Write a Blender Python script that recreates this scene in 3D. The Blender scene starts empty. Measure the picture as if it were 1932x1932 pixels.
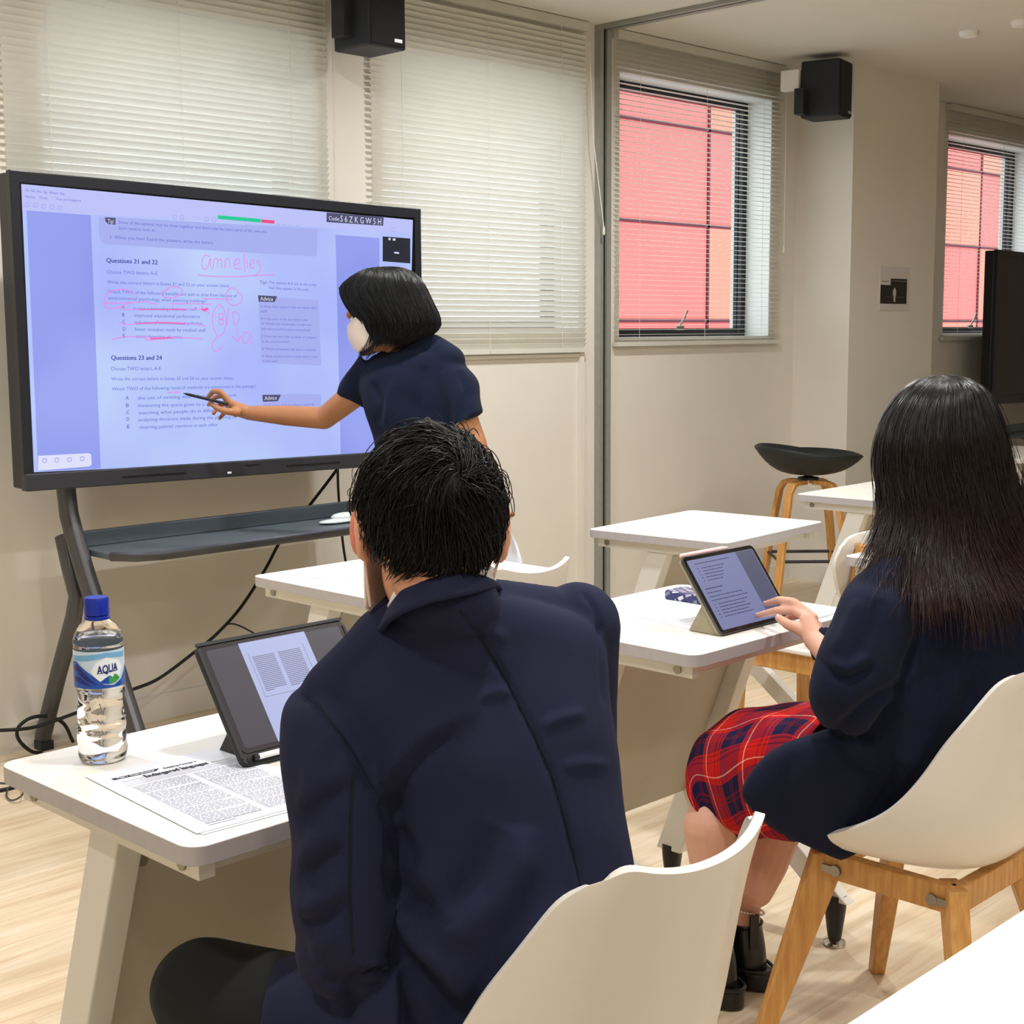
import bpy, bmesh, math, random
import numpy as np
from mathutils import Matrix, Vector
from mathutils.bvhtree import BVHTree
random.seed(7); np.random.seed(7)
SC = bpy.context.scene
COL = SC.collection

# ---------------------------------------------------------------- camera
FPX = 2700.0
PITCH, ROLL, TH = math.radians(7.22), math.radians(-.35), math.radians(44.6)
_fh = np.array([math.cos(TH), math.sin(TH), 0]); _up = np.array([0, 0, 1.])
_rt = np.cross(_fh, _up)
FWD = _fh*math.cos(PITCH) - _up*math.sin(PITCH)
_u0 = np.cross(_rt, FWD)
RGT = _rt*math.cos(ROLL) + _u0*math.sin(ROLL)
UPV = -_rt*math.sin(ROLL) + _u0*math.cos(ROLL)
CAM = np.array([0, 0, 1.36])
cd = bpy.data.cameras.new('camera'); cam = bpy.data.objects.new('camera', cd); COL.objects.link(cam)
cd.sensor_width = 36; cd.lens = FPX/1932*36; cd.clip_start = .05; cd.clip_end = 100
m3 = Matrix((RGT, UPV, -FWD)).transposed()
cam.matrix_world = Matrix.Translation(CAM) @ m3.to_4x4()
SC.camera = cam

def ray(px, py): return FWD + RGT*((px-966)/FPX) - UPV*((py-966)/FPX)
def W(px, py, d): return CAM + ray(px, py)*d
def atz(px, py, z):
    d = ray(px, py); return CAM + d*((z-CAM[2])/d[2])
def aty(px, py, y):
    d = ray(px, py); return CAM + d*((y-CAM[1])/d[1])
def atx(px, py, x):
    d = ray(px, py); return CAM + d*((x-CAM[0])/d[0])
def onplane(px, py, p0, n):
    d = ray(px, py); n = np.array(n, float); return CAM + d*(((np.array(p0)-CAM) @ n)/(d @ n))

# ---------------------------------------------------------------- light
world = bpy.data.worlds.new('daylight'); SC.world = world; world.use_nodes = True
wn = world.node_tree.nodes; wl = world.node_tree.links
bg = wn['Background']; bg.inputs['Color'].default_value = (.82, .90, 1.0, 1); bg.inputs['Strength'].default_value = 3.2
sd = bpy.data.lights.new('sun', 'SUN'); sd.energy = .5; sd.angle = math.radians(3); sd.color = (1, .96, .9)
so = bpy.data.objects.new('sun', sd); COL.objects.link(so)
so.rotation_euler = Vector((.25, .62, -.75)).to_track_quat('-Z', 'Y').to_euler()
LAMPS = [(-.2, -.9, 7), (1.5, -.9, 8), (3.2, -.8, 8), (-.2, 1.1, 10), (1.5, 1.1, 14), (3.0, 1.1, 15), (4.7, 1.0, 10),
         (.8, 3.2, 15), (2.5, 3.2, 17), (4.25, 3.25, 20), (6.3, 1.6, 6)]
for lx, ly, p in LAMPS:
    ld = bpy.data.lights.new('downlight', 'AREA'); ld.shape = 'DISK'; ld.size = .13; ld.energy = p*1.45
    ld.color = (1.0, .995, .985); ld.spread = math.radians(165)
    lo = bpy.data.objects.new('downlight', ld); COL.objects.link(lo); lo.location = (lx, ly, 2.695)
SC.view_settings.view_transform = 'Standard'; SC.view_settings.look = 'None'
SC.view_settings.exposure = -0.08; SC.view_settings.gamma = 1.0; SC.view_settings.use_curve_mapping = False

# ---------------------------------------------------------------- materials
def lin(c):
    c = [x/255. for x in c]
    return tuple((x/12.92 if x <= .04045 else ((x+.055)/1.055)**2.4) for x in c)
def mat(name, rgb, rough=.5, metal=0., spec=.5, var=0., vscale=8., bump=0., bscale=60., trans=0., ior=1.45, sheen=0., alpha=1., emit=0., coat=0., sss=0.):
    m = bpy.data.materials.new(name); m.use_nodes = True
    nt = m.node_tree; b = nt.nodes['Principled BSDF']
    c = lin(rgb)
    b.inputs['Base Color'].default_value = (*c, 1); b.inputs['Roughness'].default_value = rough
    b.inputs['Metallic'].default_value = metal; b.inputs['Specular IOR Level'].default_value = spec
    b.inputs['IOR'].default_value = ior
    b.inputs['Transmission Weight'].default_value = trans
    b.inputs['Coat Weight'].default_value = coat
    if sheen: b.inputs['Sheen Weight'].default_value = sheen; b.inputs['Sheen Roughness'].default_value = .5
    if sss:
        b.inputs['Subsurface Weight'].default_value = sss; b.inputs['Subsurface Radius'].default_value = (.01, .004, .002)
    if emit:
        b.inputs['Emission Color'].default_value = (*c, 1); b.inputs['Emission Strength'].default_value = emit
    if alpha < 1: b.inputs['Alpha'].default_value = alpha
    tc = nt.nodes.new('ShaderNodeTexCoord')
    if var:
        n = nt.nodes.new('ShaderNodeTexNoise'); n.inputs['Scale'].default_value = vscale; n.inputs['Detail'].default_value = 4
        nt.links.new(tc.outputs['Object'], n.inputs['Vector'])
        r = nt.nodes.new('ShaderNodeValToRGB'); nt.links.new(n.outputs['Fac'], r.inputs['Fac'])
        r.color_ramp.elements[0].position = .3; r.color_ramp.elements[1].position = .7
        r.color_ramp.elements[0].color = (*[x*(1-var) for x in c], 1); r.color_ramp.elements[1].color = (*[min(1, x*(1+var)) for x in c], 1)
        nt.links.new(r.outputs['Color'], b.inputs['Base Color'])
    if bump:
        n2 = nt.nodes.new('ShaderNodeTexNoise'); n2.inputs['Scale'].default_value = bscale; n2.inputs['Detail'].default_value = 3
        nt.links.new(tc.outputs['Object'], n2.inputs['Vector'])
        bp = nt.nodes.new('ShaderNodeBump'); bp.inputs['Strength'].default_value = bump; bp.inputs['Distance'].default_value = .002
        nt.links.new(n2.outputs['Fac'], bp.inputs['Height']); nt.links.new(bp.outputs['Normal'], b.inputs['Normal'])
    return m
def emis(name, rgb, s=1.0):
    m = bpy.data.materials.new(name); m.use_nodes = True; nt = m.node_tree
    b = nt.nodes['Principled BSDF']; c = lin(rgb)
    b.inputs['Base Color'].default_value = (.01, .01, .012, 1); b.inputs['Roughness'].default_value = .35
    b.inputs['Specular IOR Level'].default_value = .3
    b.inputs['Emission Color'].default_value = (*c, 1); b.inputs['Emission Strength'].default_value = s
    return m

M = {}
M['wall'] = mat('painted plaster', (226, 221, 211), .75, var=.02, vscale=3, bump=.05, bscale=250)
M['wallin'] = mat('reveal plaster', (240, 240, 236), .7, var=.02)
M['ceil'] = mat('ceiling paint', (228, 224, 214), .85, var=.015, vscale=2)
M['table'] = mat('white laminate', (242, 240, 232), .32, var=.01, vscale=5)
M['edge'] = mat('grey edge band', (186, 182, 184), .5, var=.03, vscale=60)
M['legs'] = mat('white coated metal', (230, 228, 220), .38, var=.01)
M['panel'] = mat('beige panel', (198, 191, 174), .6, var=.02)
M['blackpl'] = mat('black plastic', (26, 27, 30), .38, var=.05, vscale=30)
M['bezel'] = mat('black bezel', (28, 30, 38), .35, var=.04, vscale=30)
M['bezel2'] = mat('dark grey lower bezel', (50, 51, 58), .45, var=.05, vscale=40)
M['spk'] = mat('speaker cabinet', (32, 35, 42), .6, var=.06, vscale=50, bump=.2, bscale=300)
M['chrome'] = mat('chrome', (215, 215, 212), .15, 1.0, var=.02)
M['steel'] = mat('brushed steel', (160, 155, 145), .35, 1.0, var=.05, vscale=40)
M['alu'] = mat('anodised track', (156, 157, 150), .45, .25, var=.05, vscale=30)
M['slot'] = mat('black track slot', (16, 16, 22), .5, var=.05)
M['stand'] = mat('charcoal metal stand', (86, 86, 88), .32, .6, var=.05, vscale=12)
M['shelf'] = mat('grey shelf', (104, 116, 126), .35, .35, var=.05, vscale=6)
M['blind'] = mat('blind slat', (232, 230, 220), .45, var=.01)
nt = M['blind'].node_tree
_b = nt.nodes['Principled BSDF']; _o = nt.nodes['Material Output']
_t = nt.nodes.new('ShaderNodeBsdfTranslucent'); _t.inputs['Color'].default_value = (.8, .84, .8, 1)
_mx = nt.nodes.new('ShaderNodeMixShader'); _mx.inputs[0].default_value = .22
nt.links.new(_b.outputs[0], _mx.inputs[1]); nt.links.new(_t.outputs[0], _mx.inputs[2]); nt.links.new(_mx.outputs[0], _o.inputs['Surface'])
M['cord'] = mat('white cord', (228, 226, 216), .6, var=.02)
M['frame'] = mat('black window frame', (22, 20, 26), .4, var=.05)
M['chairshell'] = mat('white polypropylene', (236, 232, 224), .3, var=.01, coat=.15)
M['wood'] = None
M['cable'] = mat('black cable', (20, 18, 18), .5, var=.05)
M['paper'] = mat('white paper', (232, 237, 248), .7, var=.01)
M['ink'] = mat('grey ink', (150, 152, 166), .8, var=.05)
M['inkd'] = mat('dark ink', (40, 42, 60), .8, var=.05)
M['band'] = mat('grey printed band', (200, 203, 216), .8, var=.03)
M['blazer'] = mat('navy wool', (35, 38, 63), .9, spec=.2, var=.10, vscale=700, bump=.25, bscale=900)
M['blazerg'] = mat('dark navy wool', (23, 28, 50), .9, spec=.2, var=.12, vscale=700, bump=.25, bscale=900, sheen=.03)
M['thread'] = mat('seam thread', (16, 17, 34), .9, var=.05)
M['trouser'] = mat('black trouser cloth', (34, 36, 38), .9, spec=.2, var=.08, vscale=500, sheen=.03)
M['tee'] = mat('dark navy knit', (14, 24, 46), .9, spec=.2, var=.18, vscale=260, bump=.4, bscale=500, sheen=.03)
M['skinb'] = mat('light skin', (226, 168, 136), .5, spec=.35, var=.05, vscale=20, sss=.12)
M['skint'] = mat('tan skin', (176, 122, 84), .5, spec=.4, var=.05, vscale=20, sss=.1)
M['sking'] = mat('fair skin', (218, 168, 146), .5, spec=.35, var=.05, vscale=20, sss=.12)
M['ear'] = mat('flushed ear skin', (214, 126, 104), .5, spec=.35, var=.08, vscale=60, sss=.2)
M['hairb'] = mat('black hair', (10, 9, 12), .42, spec=.35, var=.2, vscale=80)
M['hairt'] = mat('blue black hair', (6, 7, 11), .38, spec=.45, var=.2, vscale=80)
M['mask'] = mat('white mask fabric', (238, 226, 216), .8, var=.02, bump=.2, bscale=400)
M['strap'] = mat('white elastic', (240, 214, 200), .8, var=.02)
M['nail'] = mat('pale nail', (232, 208, 206), .25, var=.03)
M['shirt'] = mat('white shirt cotton', (232, 228, 224), .8, var=.02)
M['boot'] = mat('black leather', (16, 16, 17), .3, spec=.6, var=.1, vscale=40)
M['case'] = mat('black tablet case', (28, 29, 31), .5, var=.05, vscale=60, bump=.1, bscale=500)
M['folio'] = mat('taupe folio', (158, 148, 124), .7, var=.06, vscale=90)
M['blackg'] = mat('black glass', (14, 14, 16), .08, spec=.6, var=.03)
M['white'] = mat('glossy white', (244, 242, 240), .3, var=.01)
M['pink'] = mat('pale pink plastic', (244, 206, 206), .4, var=.02)
M['seatb'] = mat('black stool shell', (30, 36, 37), .5, var=.05, vscale=30)
M['red'] = mat('red cladding', (234, 104, 96), .7, var=.05, vscale=1.2)
M['red2'] = mat('coral cladding', (238, 124, 100), .7, var=.05, vscale=1.2)
M['joint'] = mat('cladding joint', (84, 34, 44), .8, var=.05)
M['capblue'] = mat('blue bottle cap', (18, 44, 160), .35, var=.03)
M['silver'] = mat('silver chain', (225, 220, 214), .25, .9, var=.03)

def woodmat():
    m = bpy.data.materials.new('beech wood'); m.use_nodes = True; nt = m.node_tree; b = nt.nodes['Principled BSDF']
    tc = nt.nodes.new('ShaderNodeTexCoord'); mp = nt.nodes.new('ShaderNodeMapping'); mp.inputs['Scale'].default_value = (30, 30, 3)
    n = nt.nodes.new('ShaderNodeTexNoise'); n.inputs['Scale'].default_value = 3; n.inputs['Detail'].default_value = 5
    r = nt.nodes.new('ShaderNodeValToRGB')
    r.color_ramp.elements[0].position = .25; r.color_ramp.elements[1].position = .75
    r.color_ramp.elements[0].color = (*lin((186, 128, 62)), 1); r.color_ramp.elements[1].color = (*lin((222, 170, 102)), 1)
    nt.links.new(tc.outputs['Object'], mp.inputs['Vector']); nt.links.new(mp.outputs['Vector'], n.inputs['Vector'])
    nt.links.new(n.outputs['Fac'], r.inputs['Fac']); nt.links.new(r.outputs['Color'], b.inputs['Base Color'])
    b.inputs['Roughness'].default_value = .42
    return m
M['wood'] = woodmat()

def floormat():
    m = bpy.data.materials.new('light oak planks'); m.use_nodes = True; nt = m.node_tree; b = nt.nodes['Principled BSDF']
    L = nt.links.new
    tc = nt.nodes.new('ShaderNodeTexCoord')
    br = nt.nodes.new('ShaderNodeTexBrick'); br.inputs['Scale'].default_value = 1
    br.inputs['Brick Width'].default_value = 1.25; br.inputs['Row Height'].default_value = .185
    br.inputs['Mortar Size'].default_value = .0012; br.inputs['Mortar Smooth'].default_value = .2; br.offset = .37
    br.inputs['Color1'].default_value = (.25, .25, .25, 1); br.inputs['Color2'].default_value = (.8, .8, .8, 1)
    br.inputs['Mortar'].default_value = (0, 0, 0, 1)
    L(tc.outputs['Object'], br.inputs['Vector'])
    mp = nt.nodes.new('ShaderNodeMapping'); mp.inputs['Scale'].default_value = (1.1, 14, 1)
    L(tc.outputs['Object'], mp.inputs['Vector'])
    ad = nt.nodes.new('ShaderNodeVectorMath'); ad.operation = 'MULTIPLY_ADD'
    ad.inputs[1].default_value = (7, 7, 7); L(br.outputs['Color'], ad.inputs[0]); L(mp.outputs['Vector'], ad.inputs[2])
    n = nt.nodes.new('ShaderNodeTexNoise'); n.inputs['Scale'].default_value = 1.6; n.inputs['Detail'].default_value = 6
    n.inputs['Roughness'].default_value = .62; n.inputs['Distortion'].default_value = .8
    L(ad.outputs[0], n.inputs['Vector'])
    r = nt.nodes.new('ShaderNodeValToRGB'); e = r.color_ramp.elements
    e[0].position = .28; e[0].color = (*lin((206, 178, 146)), 1); e[1].position = .62; e[1].color = (*lin((240, 224, 198)), 1)
    x = e.new(.45); x.color = (*lin((227, 205, 172)), 1)
    L(n.outputs['Fac'], r.inputs['Fac'])
    mx = nt.nodes.new('ShaderNodeMix'); mx.data_type = 'RGBA'; mx.blend_type = 'MULTIPLY'; mx.inputs[0].default_value = .22
    L(r.outputs['Color'], mx.inputs[6]); L(br.outputs['Color'], mx.inputs[7])
    L(mx.outputs[2], b.inputs['Base Color']); b.inputs['Roughness'].default_value = .42
    return m
M['floor'] = floormat()

def tartanmat():
    m = bpy.data.materials.new('red tartan'); m.use_nodes = True; nt = m.node_tree; b = nt.nodes['Principled BSDF']
    L = nt.links.new; tc = nt.nodes.new('ShaderNodeTexCoord'); sp = nt.nodes.new('ShaderNodeSeparateXYZ'); L(tc.outputs['UV'], sp.inputs[0])
    red = lin((190, 24, 20)); navy = lin((24, 22, 62)); wh = lin((250, 190, 170)); dr = lin((120, 14, 24))
    outs = []
    for ax in ('X', 'Y'):
        f = nt.nodes.new('ShaderNodeMath'); f.operation = 'FRACT'; L(sp.outputs[ax], f.inputs[0])
        r = nt.nodes.new('ShaderNodeValToRGB'); r.color_ramp.interpolation = 'CONSTANT'; e = r.color_ramp.elements
        stops = [(0, red), (.17, wh), (.195, red), (.30, navy), (.46, dr), (.49, navy), (.52, dr), (.55, navy), (.76, red), (.80, dr), (.83, red), (.9, dr), (.93, red)]
        e[0].position = 0; e[0].color = (*red, 1); e[1].position = .17; e[1].color = (*wh, 1)
        for p, c in stops[2:]:
            x = e.new(p); x.color = (*c, 1)
        L(f.outputs[0], r.inputs['Fac']); outs.append(r)
    mx = nt.nodes.new('ShaderNodeMix'); mx.data_type = 'RGBA'; mx.inputs[0].default_value = .5
    L(outs[0].outputs['Color'], mx.inputs[6]); L(outs[1].outputs['Color'], mx.inputs[7]); L(mx.outputs[2], b.inputs['Base Color'])
    b.inputs['Roughness'].default_value = .9; b.inputs['Specular IOR Level'].default_value = .2
    return m
M['tartan'] = tartanmat()

def hairgmat():
    # hair that fades from black roots to brown lengths (its own dye), driven by UV.y along each strand
    m = bpy.data.materials.new('long dyed hair'); m.use_nodes = True; nt = m.node_tree; b = nt.nodes['Principled BSDF']
    L = nt.links.new; tc = nt.nodes.new('ShaderNodeTexCoord'); sp = nt.nodes.new('ShaderNodeSeparateXYZ'); L(tc.outputs['UV'], sp.inputs[0])
    r = nt.nodes.new('ShaderNodeValToRGB'); e = r.color_ramp.elements
    e[0].position = .25; e[0].color = (*lin((11, 10, 13)), 1); e[1].position = .9; e[1].color = (*lin((58, 36, 30)), 1)
    r2 = nt.nodes.new('ShaderNodeValToRGB'); e = r2.color_ramp.elements
    e[0].position = 0; e[0].color = (.45, .42, .45, 1); e[1].position = 1; e[1].color = (1.2, 1.0, .95, 1)
    L(sp.outputs['Y'], r.inputs['Fac']); L(sp.outputs['X'], r2.inputs['Fac'])
    mx = nt.nodes.new('ShaderNodeMix'); mx.data_type = 'RGBA'; mx.blend_type = 'MULTIPLY'; mx.inputs[0].default_value = 1
    L(r.outputs['Color'], mx.inputs[6]); L(r2.outputs['Color'], mx.inputs[7]); L(mx.outputs[2], b.inputs['Base Color'])
    b.inputs['Roughness'].default_value = .32; b.inputs['Specular IOR Level'].default_value = .42
    return m
M['hairg'] = hairgmat()

# ---------------------------------------------------------------- mesh helpers
def nrm(v):
    v = np.array(v, float); l = np.linalg.norm(v); return v/l if l > 1e-12 else v
def join(parts):
    V, Fc = [], []; o = 0
    for v, f in parts:
        v = [tuple(x) for x in v]
        V += v; Fc += [tuple(i+o for i in q) for q in f]; o += len(v)
    return V, Fc
def xf(part, loc=(0, 0, 0), rot=(0, 0, 0), sc=1):
    Mx = Matrix.Translation(loc) @ (Matrix.Rotation(rot[2], 4, 'Z') @ Matrix.Rotation(rot[1], 4, 'Y') @ Matrix.Rotation(rot[0], 4, 'X'))
    return [tuple(Mx @ (Vector(v)*sc)) for v in part[0]], part[1]
def box(x0, y0, z0, x1, y1, z1):
    V = [(x, y, z) for z in (z0, z1) for y in (y0, y1) for x in (x0, x1)]
    return V, [(0, 2, 3, 1), (4, 5, 7, 6), (0, 1, 5, 4), (2, 6, 7, 3), (0, 4, 6, 2), (1, 3, 7, 5)]
def hexa(p):   # 8 corners: bottom 4 ccw, top 4 ccw
    return [tuple(x) for x in p], [(3, 2, 1, 0), (4, 5, 6, 7), (0, 1, 5, 4), (1, 2, 6, 5), (2, 3, 7, 6), (3, 0, 4, 7)]
def rpoly(x0, y0, x1, y1, r, n=6):
    P = []
    for cx, cy, a in ((x1-r, y1-r, 0), (x0+r, y1-r, 90), (x0+r, y0+r, 180), (x1-r, y0+r, 270)):
        for i in range(n+1):
            t = math.radians(a + 90*i/n); P.append((cx+r*math.cos(t), cy+r*math.sin(t)))
    return P
def prism(poly, z0, z1):
    n = len(poly); V = [(x, y, z0) for x, y in poly] + [(x, y, z1) for x, y in poly]
    Fc = [tuple(range(n-1, -1, -1)), tuple(range(n, 2*n))] + [(i, (i+1) % n, n+(i+1) % n, n+i) for i in range(n)]
    return V, Fc
def frames(path):
    P = [np.array(p, float) for p in path]; T = []
    for i in range(len(P)):
        a = P[max(0, i-1)]; b = P[min(len(P)-1, i+1)]; T.append(nrm(b-a))
    ref = np.array([0, 0, 1.]) if abs(T[0][2]) < .9 else np.array([1., 0, 0])
    N = nrm(np.cross(T[0], ref)); out = []
    for t in T:
        N = nrm(N - t*(N @ t)); B = np.cross(t, N); out.append((t, N, B))
    return P, out
def tube(path, r, n=10, sx=1, sy=1, caps=True, closed=False):
    P, fr = frames(path); V, Fc = [], []
    R = r if hasattr(r, '__len__') else [r]*len(P)
    for p, (t, N, B), rr in zip(P, fr, R):
        for k in range(n):
            a = 2*math.pi*k/n; V.append(tuple(p + N*math.cos(a)*rr*sx + B*math.sin(a)*rr*sy))
    m = len(P)
    for i in range(m-1 if not closed else m):
        for k in range(n):
            a = i*n+k; b = i*n+(k+1) % n; c = ((i+1) % m)*n+(k+1) % n; d = ((i+1) % m)*n+k
            Fc.append((a, b, c, d))
    if caps and not closed: Fc += [tuple(range(n-1, -1, -1)), tuple(range((m-1)*n, m*n))]
    return V, Fc
def spline(pts, n=8):
    P = [np.array(p, float) for p in pts]; P = [2*P[0]-P[1]] + P + [2*P[-1]-P[-2]]; out = []
    for i in range(1, len(P)-2):
        for k in range(n):
            t = k/n; a, b, c, d = P[i-1], P[i], P[i+1], P[i+2]
            out.append(.5*((2*b)+(-a+c)*t+(2*a-5*b+4*c-d)*t*t+(-a+3*b-3*c+d)*t**3))
    out.append(P[-2]); return out
def lathe(prof, n=32, caps=True):
    V, Fc = [], []
    for r, z in prof:
        for k in range(n):
            a = 2*math.pi*k/n; V.append((r*math.cos(a), r*math.sin(a), z))
    for i in range(len(prof)-1):
        for k in range(n):
            Fc.append((i*n+k, i*n+(k+1) % n, (i+1)*n+(k+1) % n, (i+1)*n+k))
    if caps: Fc += [tuple(range(n-1, -1, -1)), tuple(range((len(prof)-1)*n, len(prof)*n))]
    return V, Fc
def ell(c, ax, n=24, m=16):
    """ellipsoid, ax = 3 axis vectors incl. length"""
    c = np.array(c, float); A = [np.array(a, float) for a in ax]; V = [tuple(c-A[2])]; Fc = []
    for i in range(1, m):
        t = math.pi*i/m - math.pi/2
        for k in range(n):
            a = 2*math.pi*k/n; V.append(tuple(c + A[0]*math.cos(t)*math.cos(a) + A[1]*math.cos(t)*math.sin(a) + A[2]*math.sin(t)))
    V.append(tuple(c+A[2]))
    for k in range(n): Fc.append((0, 1+(k+1) % n, 1+k))
    for i in range(m-2):
        for k in range(n):
            Fc.append((1+i*n+k, 1+i*n+(k+1) % n, 1+(i+1)*n+(k+1) % n, 1+(i+1)*n+k))
    l = len(V)-1; b = 1+(m-2)*n
    for k in range(n): Fc.append((l, b+k, b+(k+1) % n))
    return V, Fc
def cone(a, b, ra, rb, n=16):
    """round-ended tapered limb"""
    a = np.array(a, float); b = np.array(b, float); t = nrm(b-a)
    path = [a - t*ra*math.cos(x) for x in np.linspace(0, math.pi/2, 5)[:-1]] + [a, b] + [b + t*rb*math.sin(x) for x in np.linspace(0, math.pi/2, 5)[1:]]
    rad = [max(ra*math.sin(x), 1e-4) for x in np.linspace(0, math.pi/2, 5)[:-1]] + [ra, rb] + [max(rb*math.cos(x), 1e-4) for x in np.linspace(0, math.pi/2, 5)[1:]]
    ref = np.array([0, 0, 1.]) if abs(t[2]) < .9 else np.array([1., 0, 0]); N = nrm(np.cross(t, ref)); B = np.cross(t, N)
    V, Fc = [], []
    for p, r in zip(path, rad):
        for k in range(n):
            q = 2*math.pi*k/n; V.append(tuple(p+N*math.cos(q)*r+B*math.sin(q)*r))
    for i in range(len(path)-1):
        for k in range(n): Fc.append((i*n+k, i*n+(k+1) % n, (i+1)*n+(k+1) % n, (i+1)*n+k))
    Fc += [tuple(range(n-1, -1, -1)), tuple(range((len(path)-1)*n, len(path)*n))]
    return V, Fc
def chain(pts, rad, n=16): return join([cone(pts[i], pts[i+1], rad[i], rad[i+1], n) for i in range(len(pts)-1)])
def loft(rings, caps=True):
    n = len(rings[0]); V = [tuple(p) for r in rings for p in r]; Fc = []
    for i in range(len(rings)-1):
        for k in range(n): Fc.append((i*n+k, i*n+(k+1) % n, (i+1)*n+(k+1) % n, (i+1)*n+k))
    if caps: Fc += [tuple(range(n-1, -1, -1)), tuple(range((len(rings)-1)*n, len(rings)*n))]
    return V, Fc
def ring(c, a, b, n=32, e=2.0):
    c = np.array(c); out = []
    for k in range(n):
        t = 2*math.pi*k/n; ct, st = math.cos(t), math.sin(t)
        out.append(c + a*math.copysign(abs(ct)**(2/e), ct) + b*math.copysign(abs(st)**(2/e), st))
    return out
def pring(L, R, dL, dR, th, up=(0, 0, 1), n=32, e=2.2, off=0.):
    """ring whose sides sit at two seen points (pixel + depth), th = half thickness"""
    a = W(*L, dL); b = W(*R, dR); A = (b-a)/2; B = nrm(np.cross(nrm(up), A))*th
    return ring((a+b)/2 + nrm(B)*off, A, B, n, e)
def densify(rings, k=3):
    R = [np.array(r) for r in rings]; R = [2*R[0]-R[1]]+R+[2*R[-1]-R[-2]]; out = []
    for i in range(1, len(R)-2):
        for j in range(k):
            t = j/k; a, b, c, d = R[i-1], R[i], R[i+1], R[i+2]
            out.append(.5*((2*b)+(-a+c)*t+(2*a-5*b+4*c-d)*t*t+(-a+3*b-3*c+d)*t**3))
    out.append(R[-2]); return out

def rootmat(o):
    return Matrix.Translation(o.location) @ o.rotation_euler.to_matrix().to_4x4()
def obj(name, part, m, parent=None, smooth=True, bevel=0., seg=2, local=False, uv=None, angle=38, grp=None, label=None):
    V, Fc = part
    me = bpy.data.meshes.new(name); me.from_pydata([tuple(map(float, v)) for v in V], [], Fc)
    bm = bmesh.new(); bm.from_mesh(me); bmesh.ops.recalc_face_normals(bm, faces=bm.faces); bm.to_mesh(me); bm.free()
    if uv is not None:
        ul = me.uv_layers.new(name='UVMap'); idx = np.zeros(len(me.loops), dtype=np.int32); me.loops.foreach_get('vertex_index', idx)
        ul.data.foreach_set('uv', np.array(uv, dtype=np.float32)[idx].ravel())
    for mm in (m if isinstance(m, (list, tuple)) else [m]): me.materials.append(mm)
    if smooth:
        me.shade_smooth(); me.set_sharp_from_angle(angle=math.radians(angle))
    o = bpy.data.objects.new(name, me); COL.objects.link(o)
    if parent is not None:
        o.parent = parent
        if not local:
            p = parent; inv = rootmat(p)
            while p.parent is not None: p = p.parent; inv = rootmat(p) @ inv
            o.matrix_parent_inverse = inv.inverted() if parent.parent is None else Matrix.Identity(4)
            if parent.parent is not None: o.matrix_parent_inverse = Matrix.Identity(4)
    if bevel:
        b = o.modifiers.new('bevel', 'BEVEL'); b.width = bevel; b.segments = seg; b.limit_method = 'ANGLE'; b.angle_limit = math.radians(40)
        b.harden_normals = False
    if label: o['label'] = label
    return o
def tag(o, label, cat, group=None):
    o['label'] = label; o['category'] = cat
    if group: o['group'] = group
    return o
def thing(name, label, cat, loc=(0, 0, 0), rz=0, group=None):
    o = bpy.data.objects.new(name, None); COL.objects.link(o); o.location = loc; o.rotation_euler = (0, 0, rz); o.empty_display_size = .1
    return tag(o, label, cat, group)
def struct(name, part, m, parent=None, **k):
    o = obj(name, part, m, parent, **k)
    if parent is None: o['kind'] = 'structure'
    return o
def dup(root, loc, rz, label, group=None):
    r = root.copy(); COL.objects.link(r); r.location = loc; r.rotation_euler = (0, 0, rz); r['label'] = label
    if group: r['group'] = group
    def rec(src, dst):
        for ch in src.children:
            c = ch.copy(); COL.objects.link(c); c.parent = dst; rec(ch, c)
    rec(root, r); return r
def solid(parts, voxel, smooth=6):
    """union closed pieces into one continuous skin"""
    V, Fc = join(parts); me = bpy.data.meshes.new('tmp'); me.from_pydata(V, [], Fc)
    bm = bmesh.new(); bm.from_mesh(me); bmesh.ops.recalc_face_normals(bm, faces=bm.faces); bm.to_mesh(me); bm.free()
    o = bpy.data.objects.new('tmp', me); COL.objects.link(o)
    r = o.modifiers.new('r', 'REMESH'); r.mode = 'VOXEL'; r.voxel_size = voxel
    if smooth:
        s = o.modifiers.new('s', 'SMOOTH'); s.factor = .5; s.iterations = smooth
    dg = bpy.context.evaluated_depsgraph_get(); ev = o.evaluated_get(dg); em = ev.to_mesh()
    n = len(em.vertices); co = np.zeros(n*3); em.vertices.foreach_get('co', co); co = co.reshape(-1, 3)
    nn = np.zeros(n*3); em.vertices.foreach_get('normal', nn); nn = nn.reshape(-1, 3)
    fc = [tuple(p.vertices) for p in em.polygons]
    ev.to_mesh_clear(); bpy.data.objects.remove(o); bpy.data.meshes.remove(me)
    return co.copy(), fc, nn.copy()
def hitpx(bvh, px, py):
    r = ray(px, py); h = bvh.ray_cast(Vector(CAM), Vector(nrm(r)), 20)
    return None if h[0] is None else np.array(h[0])
def pxline(bvh, pts, n=10):
    out = []
    for i in range(len(pts)-1):
        for k in range(n+(i == len(pts)-2)):
            t = k/n; h = hitpx(bvh, pts[i][0]*(1-t)+pts[i+1][0]*t, pts[i][1]*(1-t)+pts[i+1][1]*t)
            if h is not None: out.append(h)
    return out
def segdist(P, line):
    d = np.full(len(P), 9.); tt = np.zeros(len(P)); m = len(line)-1
    for i in range(m):
        a, b = line[i], line[i+1]; ab = b-a; L = ab @ ab
        if L < 1e-12: continue
        t = np.clip((P-a) @ ab/L, 0, 1); q = np.linalg.norm(P-(a+t[:, None]*ab), axis=1)
        k = q < d; d[k] = q[k]; tt[k] = (i+t[k])/m
    return d, tt
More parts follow.
